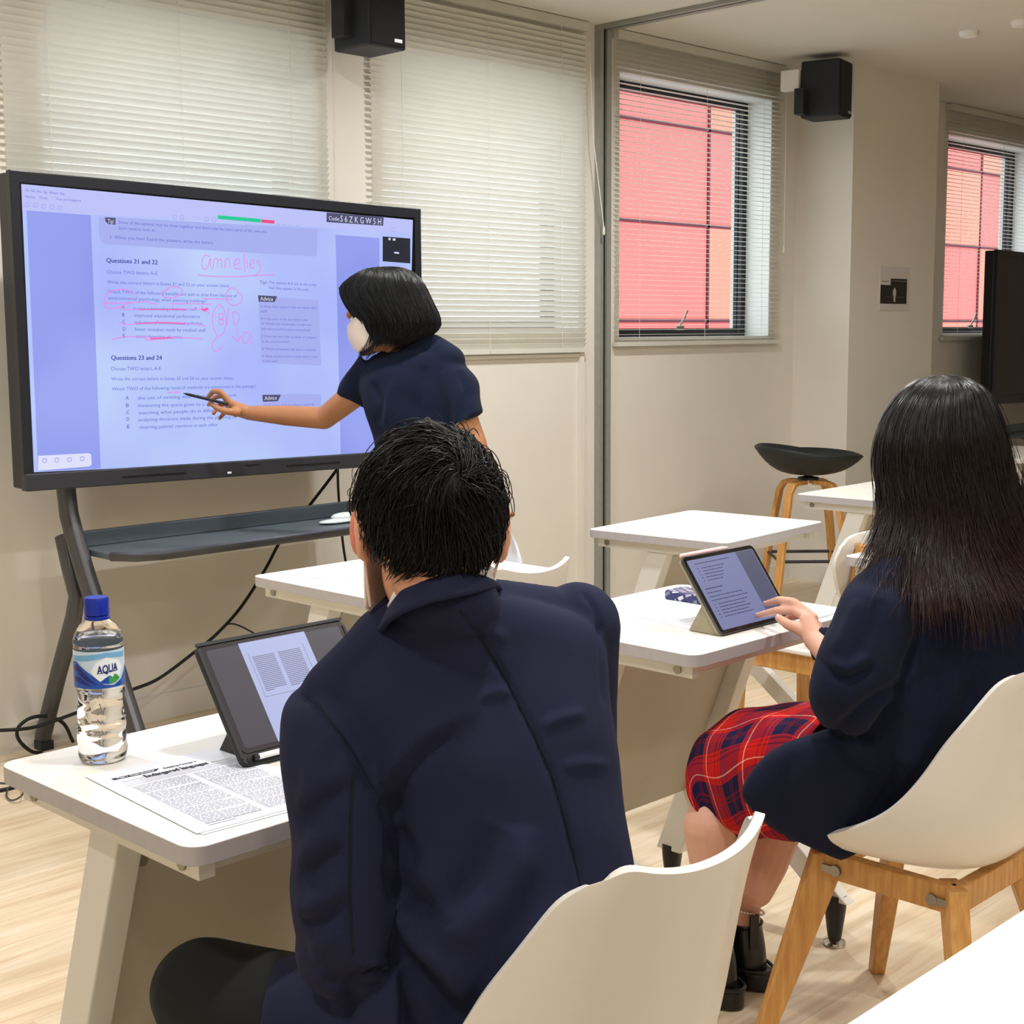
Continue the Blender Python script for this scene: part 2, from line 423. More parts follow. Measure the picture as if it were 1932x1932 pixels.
def fold(co, nn, bvh, pts, w, amp, taper=True):
    line = pxline(bvh, pts, 6)
    if len(line) < 2: return co
    lo = np.min(line, 0)-3*w; hi = np.max(line, 0)+3*w
    k = np.where(np.all((co > lo) & (co < hi), axis=1))[0]
    if len(k) == 0: return co
    d, t = segdist(co[k], line); a = amp*np.exp(-(d/w)**2)
    if taper: a = a*np.clip(np.minimum(t, 1-t)*5, 0, 1)**.5
    co[k] += nn[k]*a[:, None]; return co
def seam(bvh, pts, r=.0012, off=.0004, n=10):
    l = pxline(bvh, spline([(*p, 0) for p in pts], 6) if False else pts, n)
    l = [p - nrm(p-CAM)*off for p in l]
    return tube(l, r, 5) if len(l) > 1 else ([], [])
def strands(paths, radii, shade=None, sides=3):
    """paths: array (n, k, 3) -> thin tapering tubes in one mesh, uv = (random, along)"""
    P = np.array(paths); n, k, _ = P.shape
    T = np.gradient(P, axis=1); T /= np.linalg.norm(T, axis=2, keepdims=True)+1e-9
    ref = np.random.randn(n, 1, 3); N = np.cross(T, ref); N /= np.linalg.norm(N, axis=2, keepdims=True)+1e-9; B = np.cross(T, N)
    s = np.linspace(0, 1, k); prof = np.clip(np.minimum(1, (1-s)*4+.15), 0, 1)
    R = (np.array(radii)[:, None]*prof[None, :])[:, :, None]
    V = np.stack([P + N*R*math.cos(2*math.pi*j/sides) + B*R*math.sin(2*math.pi*j/sides) for j in range(sides)], axis=2)
    idx = np.arange(n*k*sides).reshape(n, k, sides); Fc = []
    for j in range(sides):
        a = idx[:, :-1, j]; b = idx[:, :-1, (j+1) % sides]; c = idx[:, 1:, (j+1) % sides]; d = idx[:, 1:, j]
        Fc.append(np.stack([a, b, c, d], -1).reshape(-1, 4))
    Fc = np.concatenate(Fc); rnd = np.random.rand(n)
    uv = np.zeros((n, k, sides, 2)); uv[..., 0] = rnd[:, None, None]; uv[..., 1] = (s[None, :, None] if shade is None else np.array(shade)[:, :, None])
    return V.reshape(-1, 3), Fc, uv.reshape(-1, 2)
def fastobj(name, V, Fc, m, parent, uv=None):
    me = bpy.data.meshes.new(name); nv = len(V); nf = len(Fc)
    me.vertices.add(nv); me.vertices.foreach_set('co', np.asarray(V, dtype=np.float32).ravel())
    me.loops.add(nf*4); me.loops.foreach_set('vertex_index', np.asarray(Fc, dtype=np.int32).ravel())
    me.polygons.add(nf); me.polygons.foreach_set('loop_start', np.arange(0, nf*4, 4, dtype=np.int32))
    me.update(calc_edges=True)
    if uv is not None:
        ul = me.uv_layers.new(name='UVMap'); ul.data.foreach_set('uv', np.asarray(uv, dtype=np.float32)[np.asarray(Fc).ravel()].ravel())
    me.materials.append(m); me.shade_smooth(); me.validate()
    o = bpy.data.objects.new(name, me); COL.objects.link(o)
    if parent is not None:
        o.parent = parent; o.matrix_parent_inverse = rootmat(parent).inverted() if parent.parent is None else Matrix.Identity(4)
    return o
# ================================================================ ROOM
WY = 4.37; CZ = 2.71; X0, X1, Y0 = -1.6, 10.6, -2.6
struct('floor', box(X0, Y0, -.08, X1, WY+.3, 0), M['floor'], smooth=False)
struct('ceiling', box(X0-.2, Y0-.2, CZ, X1+.2, WY+.3, CZ+.15), M['ceil'], smooth=False)
struct('wall_left', box(X0-.2, Y0, 0, X0, WY+.25, CZ), M['wall'], smooth=False)
struct('wall_front', box(X0-.2, Y0-.2, 0, X1+.2, Y0, CZ), M['wall'], smooth=False)
struct('wall_right', box(X1, Y0, 0, X1+.2, WY+.25, CZ), M['wall'], smooth=False)
OPEN = [(2.30, 3.38, 1.36, 2.44), (3.72, 4.87, 1.36, 2.46), (5.15, 6.365, 1.325, 2.535), (8.24, 9.45, 1.325, 2.535)]
pieces = []; x = X0-.2
for a, b, z0, z1 in OPEN:
    pieces.append(box(x, WY, 0, a, WY+.25, CZ)); pieces.append(box(a, WY, 0, b, WY+.25, z0)); pieces.append(box(a, WY, z1, b, WY+.25, CZ)); x = b
pieces.append(box(x, WY, 0, X1+.2, WY+.25, CZ))
struct('wall_back', join(pieces), M['wall'], smooth=False)
struct('wall_pillar', box(6.60, 4.03, 0, 7.48, WY, CZ), M['wall'], smooth=False)
struct('baseboard_back', join([box(X0, WY-.012, 0, 6.60, WY, .09), box(7.48, WY-.012, 0, X1, WY, .09)]), M['wall'], smooth=False)
struct('baseboard_pillar', join([box(6.588, 4.018, 0, 6.60, WY-.012, .09), box(6.588, 4.018, 0, 7.48, 4.03, .09)]), M['wall'], smooth=False)
struct('trim_1', join([box(3.66, WY-.02, .09, 3.68, WY, 1.27), box(4.86, WY-.02, .09, 4.885, WY, 1.27), box(3.68, WY-.014, 1.24, 4.86, WY, 1.255)]), M['wall'], smooth=False)
# windows
for i, (a, b, z0, z1) in enumerate(OPEN):
    y = WY+.15; t = .042
    w = struct('window_%d' % (i+1), join([box(a, y, z0, b, y+.05, z0+t), box(a, y, z1-t, b, y+.05, z1), box(a, y, z0+t, a+t, y+.05, z1-t), box(b-t, y, z0+t, b, y+.05, z1-t)]), M['frame'], smooth=False)
    g = mat('window glass %d' % i, (250, 252, 252), 0.0, trans=1.0, ior=1.0, spec=.5)
    obj('pane', box(a+t, y+.022, z0+t, b-t, y+.028, z1-t), g, w, smooth=False)
    obj('reveal_lining', join([box(a-.001, WY+.002, z0-.004, b+.001, y, z0+.001), box(b-.002, WY+.002, z0, b+.002, y, z1), box(a-.002, WY+.002, z0, a+.002, y, z1), box(a, WY+.002, z1-.002, b, y, z1+.002)]), M['wallin'], w, smooth=False)
    if i >= 2:
        hx = a + .53*(b-a)
        obj('window_handle', join([box(hx-.03, y-.012, z0+t-.01, hx+.03, y, z0+t+.012), tube([(hx-.02, y-.015, z0+t+.005), (hx+.005, y-.03, z0+t+.05), (hx+.03, y-.03, z0+t+.09)], .006, 8)]), M['steel'], w)
# sliding partition track: ceiling rail and wall post
def post(x0, x1, z0, z1, y0, y1): return box(x0, y0, z0, x1, y1, z1)
py0, py1 = 4.335, WY
xr = 5.01
t = struct('trim_2', join([post(xr-.034, xr-.012, 0, CZ, py0, py1), post(xr+.012, xr+.042, 0, CZ, py0, py1)]), M['alu'], smooth=False)
obj('track_slot', join([post(xr-.012, xr+.012, 0, CZ, py0+.012, py1), box(xr-.012, Y0, CZ-.010, xr+.006, py0, CZ-.001)]), M['slot'], t, smooth=False)
obj('ceiling_rail', join([box(xr-.034, Y0, CZ-.018, xr-.012, py0, CZ-.001), box(xr+.006, Y0, CZ-.018, xr+.042, py0, CZ-.001)]), M['alu'], t, smooth=False)

# building across the street
b = thing('building', 'red panel clad building facade seen through the open window blinds', 'building', (16, 9.5, -3))
obj('facade_panels', box(10.95, 9.5, -3, 42, 9.9, 6.2), M['red'], b, smooth=False)
obj('added_white_bounce', box(-8, 9.5, -3, 10.95, 9.9, 6.2), M['wallin'], b, smooth=False)  # added out-of-view white stretch, so light on the left blinds stays white, not red
js = [box(10.95, 9.48, z-.018, 42, 9.5, z+.018) for z in (.45, 1.455, 2.465, 3.475, 4.485)]
vx = [12.66+3.1*k for k in range(0, 9)]
js += [box(x-.016, 9.48, -3, x+.016, 9.5, 6.2) for x in vx]
obj('panel_joints', join(js), M['joint'], b, smooth=False)
al = [box(vx[k]+.02, 9.485, z0+.02, vx[k]+3.07, 9.5, z0+.99) for k, z0 in ((0, 1.455), (0, 3.475), (1, 2.465), (2, 1.455), (1, .45), (3, 2.465), (4, 1.455), (2, 3.475))]
obj('lighter_panels', join(al), M['red2'], b, smooth=False)
for x in (13.38, 19.6, 25.8): obj('white_pilaster', box(x, 9.44, -3, x+.5, 9.5, 6.2), M['wallin'], b, smooth=False)
struct('trim_3', box(-8, 4.8, -3.2, 42, 9.9, -3.0), mat('street paving', (150, 148, 145), .8, var=.05), smooth=False)

# ---------------------------------------------------------------- blinds
def blind(x0, x1, z0, tilt, label, pitch=.0232, wand=True, cordx=None, group='white venetian blinds'):
    yb = WY-.022
    t = thing('venetian_blind', label, 'blind', ((x0+x1)/2, yb, CZ-.05), 0, group)
    obj('headrail', join([box(x0, yb-.018, CZ-.042, x1, yb+.018, CZ-.004)]), M['blind'], t, smooth=False)
    V = []; z = z0+.03; w = .0125
    while z < CZ-.05:
        prof = []
        for s in (-1, -.33, .33, 1):
            yy = s*w*math.cos(tilt); zz = s*w*math.sin(tilt)
            n = (1-s*s)*.0012
            prof.append((yb + yy - n*math.sin(tilt), z - zz + n*math.cos(tilt)))
        jit = random.uniform(-.0006, .0006)
        vv = [(x, p[0], p[1]+jit) for x in (x0+.004, x1-.004) for p in prof]
        V.append((vv, [(k, k+1, 4+k+1, 4+k) for k in range(3)])); z += pitch
    obj('slats', join(V), M['blind'], t, angle=60)
    obj('bottom_rail', box(x0, yb-.013, z0, x1, yb+.013, z0+.02), M['blind'], t, smooth=False)
    cs = []
    for f in (.12, .5, .86):
        xx = x0+(x1-x0)*f
        cs.append(tube([(xx, yb-.015, z0), (xx, yb-.015, CZ-.02)], .0009, 5))
    obj('ladder_cord', join(cs), M['cord'], t)
    if cordx:
        p = cordx; obj('pull_cord', join([tube(p, .0022, 6), xf(lathe([(.003, 0), (.006, .006), (.005, .03), (.002, .04)], 12), tuple(np.array(p[-1])-[0, 0, .035]))]), M['cord'], t)
    return t
T = math.radians
blind(2.155, 3.44, 1.26, T(57), 'wide white venetian blind behind the lit display, closed slats', cordx=[(3.445, WY-.05, 2.6), (3.44, WY-.055, 2.2), (3.43, WY-.06, 1.80)])
blind(3.645, 4.895, 1.262, T(57), 'white venetian blind between black speaker and metal partition post, closed slats', cordx=[(4.885, WY-.05, 2.62), (4.90, WY-.06, 2.2), (4.955, WY-.075, 1.82)])
blind(5.095, 6.43, 1.285, T(2), 'white venetian blind right of the metal post with open slats showing red', cordx=[(6.42, WY-.05, 2.62), (6.42, WY-.05, 1.79)])
blind(8.19, 9.6, 1.285, T(2), 'white venetian blind in the shaded recess at the right edge above the switched off display')

# ---------------------------------------------------------------- speakers
def speaker(c, rz, label, w=.175, h=.275, d=.20):
    t = thing('wall_speaker', label, 'speaker', c, rz, 'black wall speakers')
    obj('cabinet', box(-w/2, -d/2, -h/2, w/2, d/2, h/2), M['spk'], t, local=True, bevel=.008, smooth=False)
    obj('grille', box(-w/2+.008, -d/2-.006, -h/2+.008, w/2-.008, -d/2+.001, h/2-.008), mat('speaker grille cloth', (18, 20, 27), .8, bump=.4, bscale=700), t, local=True, bevel=.004, smooth=False)
    obj('logo_badge', box(w/2-.062, -d/2-.0085, -h/2+.022, w/2-.026, -d/2-.006, -h/2+.034), mat('badge', (170, 172, 176), .4, .3), t, local=True, smooth=False)
    return t
s = speaker((3.382+.09, 4.03+.105, 2.363+.145), T(0), 'black wall speaker at the ceiling above the lit display')
obj('bracket', box(-.13, -.01, -.10, -.0825, .06, .06), M['spk'], s, local=True, smooth=False, bevel=.004)
obj('wall_plate', box(-.05, .095, -.06, .05, .13, .06), M['spk'], s, local=True, smooth=False, bevel=.004)
s = speaker((6.335, 4.03, 2.401+.137), T(12), 'black wall speaker in the corner by the window with open blind')
obj('bracket', box(-.15, .06, -.125, -.0825, .11, .0), M['spk'], s, local=True, smooth=False, bevel=.004)
obj('wall_plate', box(-.105, .105, -.0, -.06, .20, .10), M['white'], s, local=True, smooth=False, bevel=.004)

for (px, py), l in (((1828, 60), 'white round ceiling detector, fully in view'), ((1927, 40), 'white round ceiling detector cut by the right edge of the photo')):
    p = atz(px, py, CZ)
    d = obj('smoke_detector', xf(lathe([(.045, 0), (.045, -.012), (.040, -.022), (.02, -.026), (.001, -.026)], 28), tuple(p)), M['white']); tag(d, l, 'smoke detector', 'ceiling detectors')

# poster on the pillar
p0, p1, p2 = aty(1660, 502, 4.03), aty(1716, 505, 4.03), aty(1717, 587, 4.03); xa, xb, za, zb = p0[0], p1[0], 1.456, 1.69
po = thing('poster', 'small printed notice with dark photo taped on the pillar wall', 'poster', (xa, 4.028, zb))
obj('sheet', box(xa, 4.026, za, xb, 4.0295, zb), mat('laminated paper', (214, 208, 206), .5, var=.02), po, smooth=False)
def PR(u0, v0, u1, v1, y): return box(xa+(xb-xa)*u0, y, zb-(zb-za)*v1, xa+(xb-xa)*u1, y+.001, zb-(zb-za)*v0)
obj('dark_picture', join([PR(.02, .42, .90, .845, 4.0248), PR(.35, .27, .90, .42, 4.0248)]), mat('dark print', (36, 32, 34), .5, var=.3, vscale=30), po, smooth=False)
obj('pale_figure', join([PR(.43, .52, .53, .66, 4.0236), PR(.455, .66, .51, .80, 4.0236), PR(.46, .48, .50, .52, 4.0236)]), mat('pale print', (196, 194, 178), .5), po, smooth=False)
obj('picture_lines', join([PR(.2, .685, .8, .695, 4.024), PR(.37, .31, .88, .33, 4.024), PR(.06, .33, .30, .35, 4.0256), PR(.06, .845, .14, .84, 4.024)]), mat('grey print', (120, 112, 112), .5), po, smooth=False)

# ================================================================ FURNITURE TEMPLATES
def table(loc, rz, label):
    t = thing('student_desk', label, 'desk', loc, rz, 'white student desks')
    poly = rpoly(-.3, -.25, .3, .25, .028)
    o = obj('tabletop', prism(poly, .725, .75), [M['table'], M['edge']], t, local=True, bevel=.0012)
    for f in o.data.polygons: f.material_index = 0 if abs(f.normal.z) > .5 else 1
    for s in (-1, 1):
        obj('side_rail', box(s*.262-.012, -.225, .697, s*.262+.012, .225, .725), M['legs'], t, local=True, smooth=False, bevel=.001)
        obj('end_rail', box(-.24, s*.20-.01, .70, .24, s*.20+.01, .725), M['legs'], t, local=True, smooth=False, bevel=.001)
    def slant(x0, x1, ya, za, yb, zb, w):
        return hexa([(x0, ya-w/2, za), (x1, ya-w/2, za), (x1, ya+w/2, za), (x0, ya+w/2, za), (x0, yb-w/2, zb), (x1, yb-w/2, zb), (x1, yb+w/2, zb), (x0, yb+w/2, zb)])
    foot = lathe([(.014, .012), (.017, .03), (.024, .085), (.026, .118), (.001, .119)], 18)
    pad = lathe([(.0245, 0), (.026, .004), (.024, .009), (.012, .014), (.010, .02)], 20)
    bolt = lathe([(.0001, -.002), (.009, -.002), (.009, .001), (.0001, .001)], 12)
    for s in (-1, 1):
        xa_, xb_ = s*.247-.021, s*.247+.021
        l = obj('leg', slant(xa_, xb_, .225, .105, .01, .70, .072), M['legs'], t, local=True, smooth=False, bevel=.003)
        obj('foot', xf(foot, (s*.247, .228, 0)), M['blackpl'], l, local=True); obj('foot_pad', xf(pad, (s*.247, .226, 0)), M['chrome'], l, local=True)
        l = obj('leg', slant(xa_+.004, xb_-.004, -.228, .105, .118, .385, .085), M['legs'], t, local=True, smooth=False, bevel=.003)
        obj('foot', xf(foot, (s*.247, -.23, 0)), M['blackpl'], l, local=True); obj('foot_pad', xf(pad, (s*.247, -.23, 0)), M['chrome'], l, local=True)
        for y in (-.19, .19): obj('bolt', xf(bolt, (s*.2755, y, .711), (0, T(90), 0)), M['steel'], t, local=True)
    pan = hexa([(-.222, .172, .27), (.222, .172, .27), (.222, .184, .27), (-.222, .184, .27), (-.222, .026, .668), (.222, .026, .668), (.222, .038, .668), (-.222, .038, .668)])
    pn = obj('modesty_panel', pan, M['panel'], t, local=True, smooth=False)
    for s in (-1, 1): obj('panel_bolt', xf(bolt, (s*.205, .024, .64), (T(70), 0, 0)), M['steel'], pn, local=True)
    obj('top_brace', box(-.226, .018, .672, .226, .042, .70), M['legs'], t, local=True, smooth=False)
    return t
desk = table((1.195, 1.672, 0), 0, 'white desk with the water bottle, printed sheets and black-cased tablet on it')
G = 'white student desks'
dup(desk, (2.418, 1.858, 0), 0, 'white desk under the tablet on the taupe folio, in front of the long haired student', G)
dup(desk, (2.375, 2.725, 0), 0, 'white desk beside the display stand with loose white papers on it', G)
dup(desk, (3.602, 2.69, 0), T(5), 'empty white desk close to the metal partition post', G)
dup(desk, (4.82, 2.73, 0), T(2), 'white desk in front of the black bar stool, behind the long haired student', G)
dup(desk, (3.65, 1.80, 0), 0, 'white desk mostly hidden behind the long haired student', G)
dup(desk, (1.25, .383, 0), 0, 'white desk corner nearest the viewer at the bottom right', G)

def shell_chair(loc, rz, label):
    t = thing('shell_chair', label, 'chair', loc, rz, 'white shell chairs with wooden legs')
    C_ = [(.225, .400), (.15, .406), (.05, .400), (-.06, .394), (-.14, .404), (-.19, .445), (-.215, .52), (-.235, .61), (-.26, .70), (-.288, .786)]
    E_ = [(.20, .418), (.13, .436), (.06, .462), (-.01, .498), (-.065, .54), (-.11, .597), (-.145, .66), (-.178, .712), (-.212, .768), (-.252, .822)]
    Wd = [.18, .212, .232, .240, .240, .232, .216, .196, .172, .147]
    nu = 24; rows = []
    Cs = densify([[np.array(c)] for c in C_], 3); Es = densify([[np.array(c)] for c in E_], 3)
    ws = np.interp(np.linspace(0, 9, len(Cs)), range(10), Wd)
    for i in range(len(Cs)):
        c = Cs[i][0]; e = Es[i][0]; r = []
        for k in range(nu+1):
            u = -1+2*k/nu; f = i/(len(Cs)-1); b = abs(u)**(2.4-.3*f); x = ws[i]*((1-f*.8)*math.sin(u*math.pi/2*.96)/math.sin(math.pi/2*.96)+f*.8*u); y = c[0]*(1-b)+e[0]*b; z = c[1]*(1-b)+e[1]*b
            r.append((x, y, z))
        rows.append(r)
    # round the two top tips and the front corners
    V = [p for r in rows for p in r]; n = nu+1; Fc = []
    for i in range(len(rows)-1):
        for k in range(nu): Fc.append((i*n+k, i*n+k+1, (i+1)*n+k+1, (i+1)*n+k))
    top = len(rows)-1
    for k in range(n):
        u = abs(-1+2*k/nu)
        if u > .72:
            q = (u-.72)/.28
            for j, amt in ((0, .040), (1, .018), (2, .007)):
                i = (top-j)*n+k; x, y, z = V[i]; V[i] = (x*(1-.02*q*q*(3-j)), y+amt*q*q*.3, z-amt*q*q)
            for j, amt in ((0, .03), (1, .015)):
                i = j*n+k; x, y, z = V[i]; V[i] = (x, y-amt*q*q, z)
    o = obj('seat_shell', (V, Fc), M['chairshell'], t, local=True, angle=180)
    s = o.modifiers.new('thick', 'SOLIDIFY'); s.thickness = .012; s.offset = 0
    b_ = o.modifiers.new('b', 'BEVEL'); b_.width = .0055; b_.segments = 3; b_.limit_method = 'ANGLE'; b_.angle_limit = T(50)
    ss = o.modifiers.new('ss', 'SUBSURF'); ss.levels = 1; ss.render_levels = 1
    for sx in (-1, 1):
        for sy in (-1, 1):
            a0, b0 = np.array([sx*.125, sy*.125, .385]), np.array([sx*.215, sy*.215, 0.])
            d = nrm([sx, sy, 0]); q = np.array([-d[1], d[0], 0])
            def sec(c, w, th): return [c-d*w-q*th, c+d*w-q*th, c+d*w+q*th, c-d*w+q*th]
            rings_ = [sec(b0, .0165, .0145), sec(b0*.55+a0*.45, .025, .0175), sec(b0*.12+a0*.88, .032, .018), sec(a0, .034, .018)]
            obj('leg', loft(rings_), M['wood'], t, local=True, smooth=False, bevel=.004)
    fr = []
    for k in range(4):
        sx, sy = ((-1, -1), (1, -1), (1, 1), (-1, 1))[k]; sx2, sy2 = ((1, -1), (1, 1), (-1, 1), (-1, -1))[k]
        a = np.array([sx*.135, sy*.135, .337]); c = np.array([sx2*.135, sy2*.135, .337]); d = nrm(c-a); q = np.array([-d[1], d[0], 0])*.012
        fr.append(hexa([a-q, c-q, c+q, a+q, a-q+[0, 0, .05], c-q+[0, 0, .05], c+q+[0, 0, .05], a+q+[0, 0, .05]]))
    obj('seat_frame', join(fr), M['wood'], t, local=True, smooth=False, bevel=.002)
    for sx, sy in ((-1, 1), (-1, -1), (1, 1), (1, -1)):
        pl = [box(sx*.150-.002, sy*.118-.024, .350, sx*.150+.002, sy*.118+.024, .364)]
        pl += [xf(lathe([(.001, -.003), (.011, -.003), (.011, .003), (.001, .003)], 12), (sx*.150, sy*.118+q, .357), (0, T(90), 0)) for q in (-.02, .02)]
        obj('metal_plate', join(pl), M['steel'], t, local=True)
    return t
ch = shell_chair((1.22, 1.185, 0), T(0), 'white shell chair nearest the viewer, under the short haired student')
GC = 'white shell chairs with wooden legs'
dup(ch, (2.395, 1.275, 0), T(0), 'white shell chair under the long haired student', GC)
dup(ch, (2.47, 2.625, 0), T(0), 'empty white shell chair pushed into the desk by the standing teacher', GC)

def wood_chair(loc, rz, label):
    t = thing('wooden_chair', label, 'chair', loc, rz, 'wooden chairs with white seat and back')
    obj('seat', prism(rpoly(-.2, -.2, .2, .21, .05), .435, .45), M['chairshell'], t, local=True, bevel=.004)
    fr = [box(-.18, -.185, .375, -.155, .19, .435), box(.155, -.185, .375, .18, .19, .435), box(-.155, .165, .375, .155, .19, .435), box(-.155, -.185, .375, .155, -.16, .435)]
    obj('seat_frame', join(fr), M['wood'], t, local=True, smooth=False, bevel=.003)
    for s in (-1, 1):
        obj('leg', hexa([(s*.185-.014, .175, 0), (s*.185+.014, .175, 0), (s*.185+.014, .2, 0), (s*.185-.014, .2, 0), (s*.17-.018, .16, .433), (s*.17+.018, .16, .433), (s*.17+.018, .195, .433), (s*.17-.018, .195, .433)]), M['wood'], t, local=True, smooth=False, bevel=.003)
        def q(y, z, w=.018): return [(s*.165-w, y-.016, z), (s*.165+w, y-.016, z), (s*.165+w, y+.016, z), (s*.165-w, y+.016, z)]
        obj('back_leg', loft([q(-.235, 0, .014), q(-.175, .43), q(-.185, .5), q(-.225, .77, .016)]), M['wood'], t, local=True, smooth=False, bevel=.003)
        for y, z in ((-.2395, .745), (-.219, .60)): obj('screw', xf(lathe([(.001, -.002), (.008, -.002), (.007, .002), (.001, .003)], 12), (s*.165, y, z), (T(80), 0, 0)), M['steel'], t, local=True)
    # shield shaped back
    P = [(-.22, .765), (-.23, .71), (-.195, .62), (-.12, .545), (0, .515), (.12, .545), (.195, .62), (.23, .71), (.22, .765), (.175, .798), (0, .808), (-.175, .798)]
    P = [tuple(p[:2]) for p in spline([(a, b, 0) for a, b in P+P[:1]], 5)][:-1]
    n = len(P); V = [(x, -.205+.055*(x/.24)**2-(z-.6)*.16+o, z) for o in (-.005, .005) for x, z in P]
    obj('back_panel', (V, [tuple(range(n)), tuple(range(2*n-1, n-1, -1))]+[(i, (i+1) % n, n+(i+1) % n, n+i) for i in range(n)]), M['chairshell'], t, local=True, angle=50)
    return t
wc = wood_chair((3.625, 2.275, 0), 0, 'wooden chair with white back panel at the empty desk behind the tablet')
dup(wc, (3.66, 1.30, 0), 0, 'wooden chair almost hidden behind the long haired student', 'wooden chairs with white seat and back')

# bar stool
bs = thing('bar_stool', 'bar stool with black shell seat and bent beech legs by the pillar', 'stool', (5.78, 3.73, 0), T(-45))
def stool():
    rows = []; nr, na = 10, 40
    V = [(0, 0, .70)]; Fc = []
    for i in range(1, nr+1):
        r = i/nr
        for k in range(na):
            a = 2*math.pi*k/na; x = .245*r*math.cos(a); y = .205*r*math.sin(a)
            z = .69 + .080*r**3.2 + .045*max(0, -math.cos(a))*r**3 - .0*r + .02*abs(math.sin(a))*r**3
            V.append((x, y, z))
    for k in range(na): Fc.append((0, 1+k, 1+(k+1) % na))
    for i in range(nr-1):
        for k in range(na): Fc.append((1+i*na+k, 1+(i+1)*na+k, 1+(i+1)*na+(k+1) % na, 1+i*na+(k+1) % na))
    o = obj('seat', (V, Fc), M['seatb'], bs, local=True, angle=180)
    s = o.modifiers.new('t', 'SOLIDIFY'); s.thickness = .014; s.offset = -1
    obj('swivel', join([xf(lathe([(.05, .655), (.05, .665), (.02, .67), (.02, .69)], 20), (0, 0, 0))]), M['blackpl'], bs, local=True)
    for sx, sy in ((1, 1), (1, -1), (-1, 1), (-1, -1)):
        d = nrm([sx, sy, 0])
        pts = [np.array([0, 0, .643])+d*.03, np.array([0, 0, .643])+d*.10, np.array([0, 0, .634])+d*.132, np.array([0, 0, .60])+d*.158, np.array([0, 0, .40])+d*.20, np.array([0, 0, 0])+d*.265]
        q = np.array([-d[1], d[0], 0])*.019; n_ = []
        for i, p in enumerate(pts):
            a = pts[max(0, i-1)]; b2 = pts[min(5, i+1)]; tt = nrm(b2-a); nn = np.cross(tt, nrm(q))*.011
            n_.append([p-q-nn, p+q-nn, p+q+nn, p-q+nn])
        obj('leg', loft(n_), M['wood'], bs, local=True, smooth=False, bevel=.003)
    R = .222; cs = [np.array([sx*R*.7071, sy*R*.7071, .285]) for sx, sy in ((1, 1), (1, -1), (-1, -1), (-1, 1))]
    obj('footrest', join([tube([cs[i], cs[(i+1) % 4]], .0075, 8) for i in range(4)]), M['blackpl'], bs, local=True)
stool()

# far side table at the right edge
ft = thing('side_table', 'small white table at the right edge below the switched off display', 'table', (6.75, 3.2, 0))
obj('tabletop', box(6.50, 3.02, .72, 7.2, 3.5, .745), M['table'], ft, smooth=False, bevel=.003)
for xx, yy in ((6.55, 3.07), (7.15, 3.07), (6.55, 3.45), (7.15, 3.45)):
    obj('leg', box(xx-.02, yy-.02, 0, xx+.02, yy+.02, .72), M['legs'], ft, smooth=False)
bx = obj('storage_box', box(6.62, 3.12, .0, 7.1, 3.42, .5), M['blackpl'], None, smooth=False, bevel=.01); tag(bx, 'black box on the floor under the white side table at the right edge', 'box')

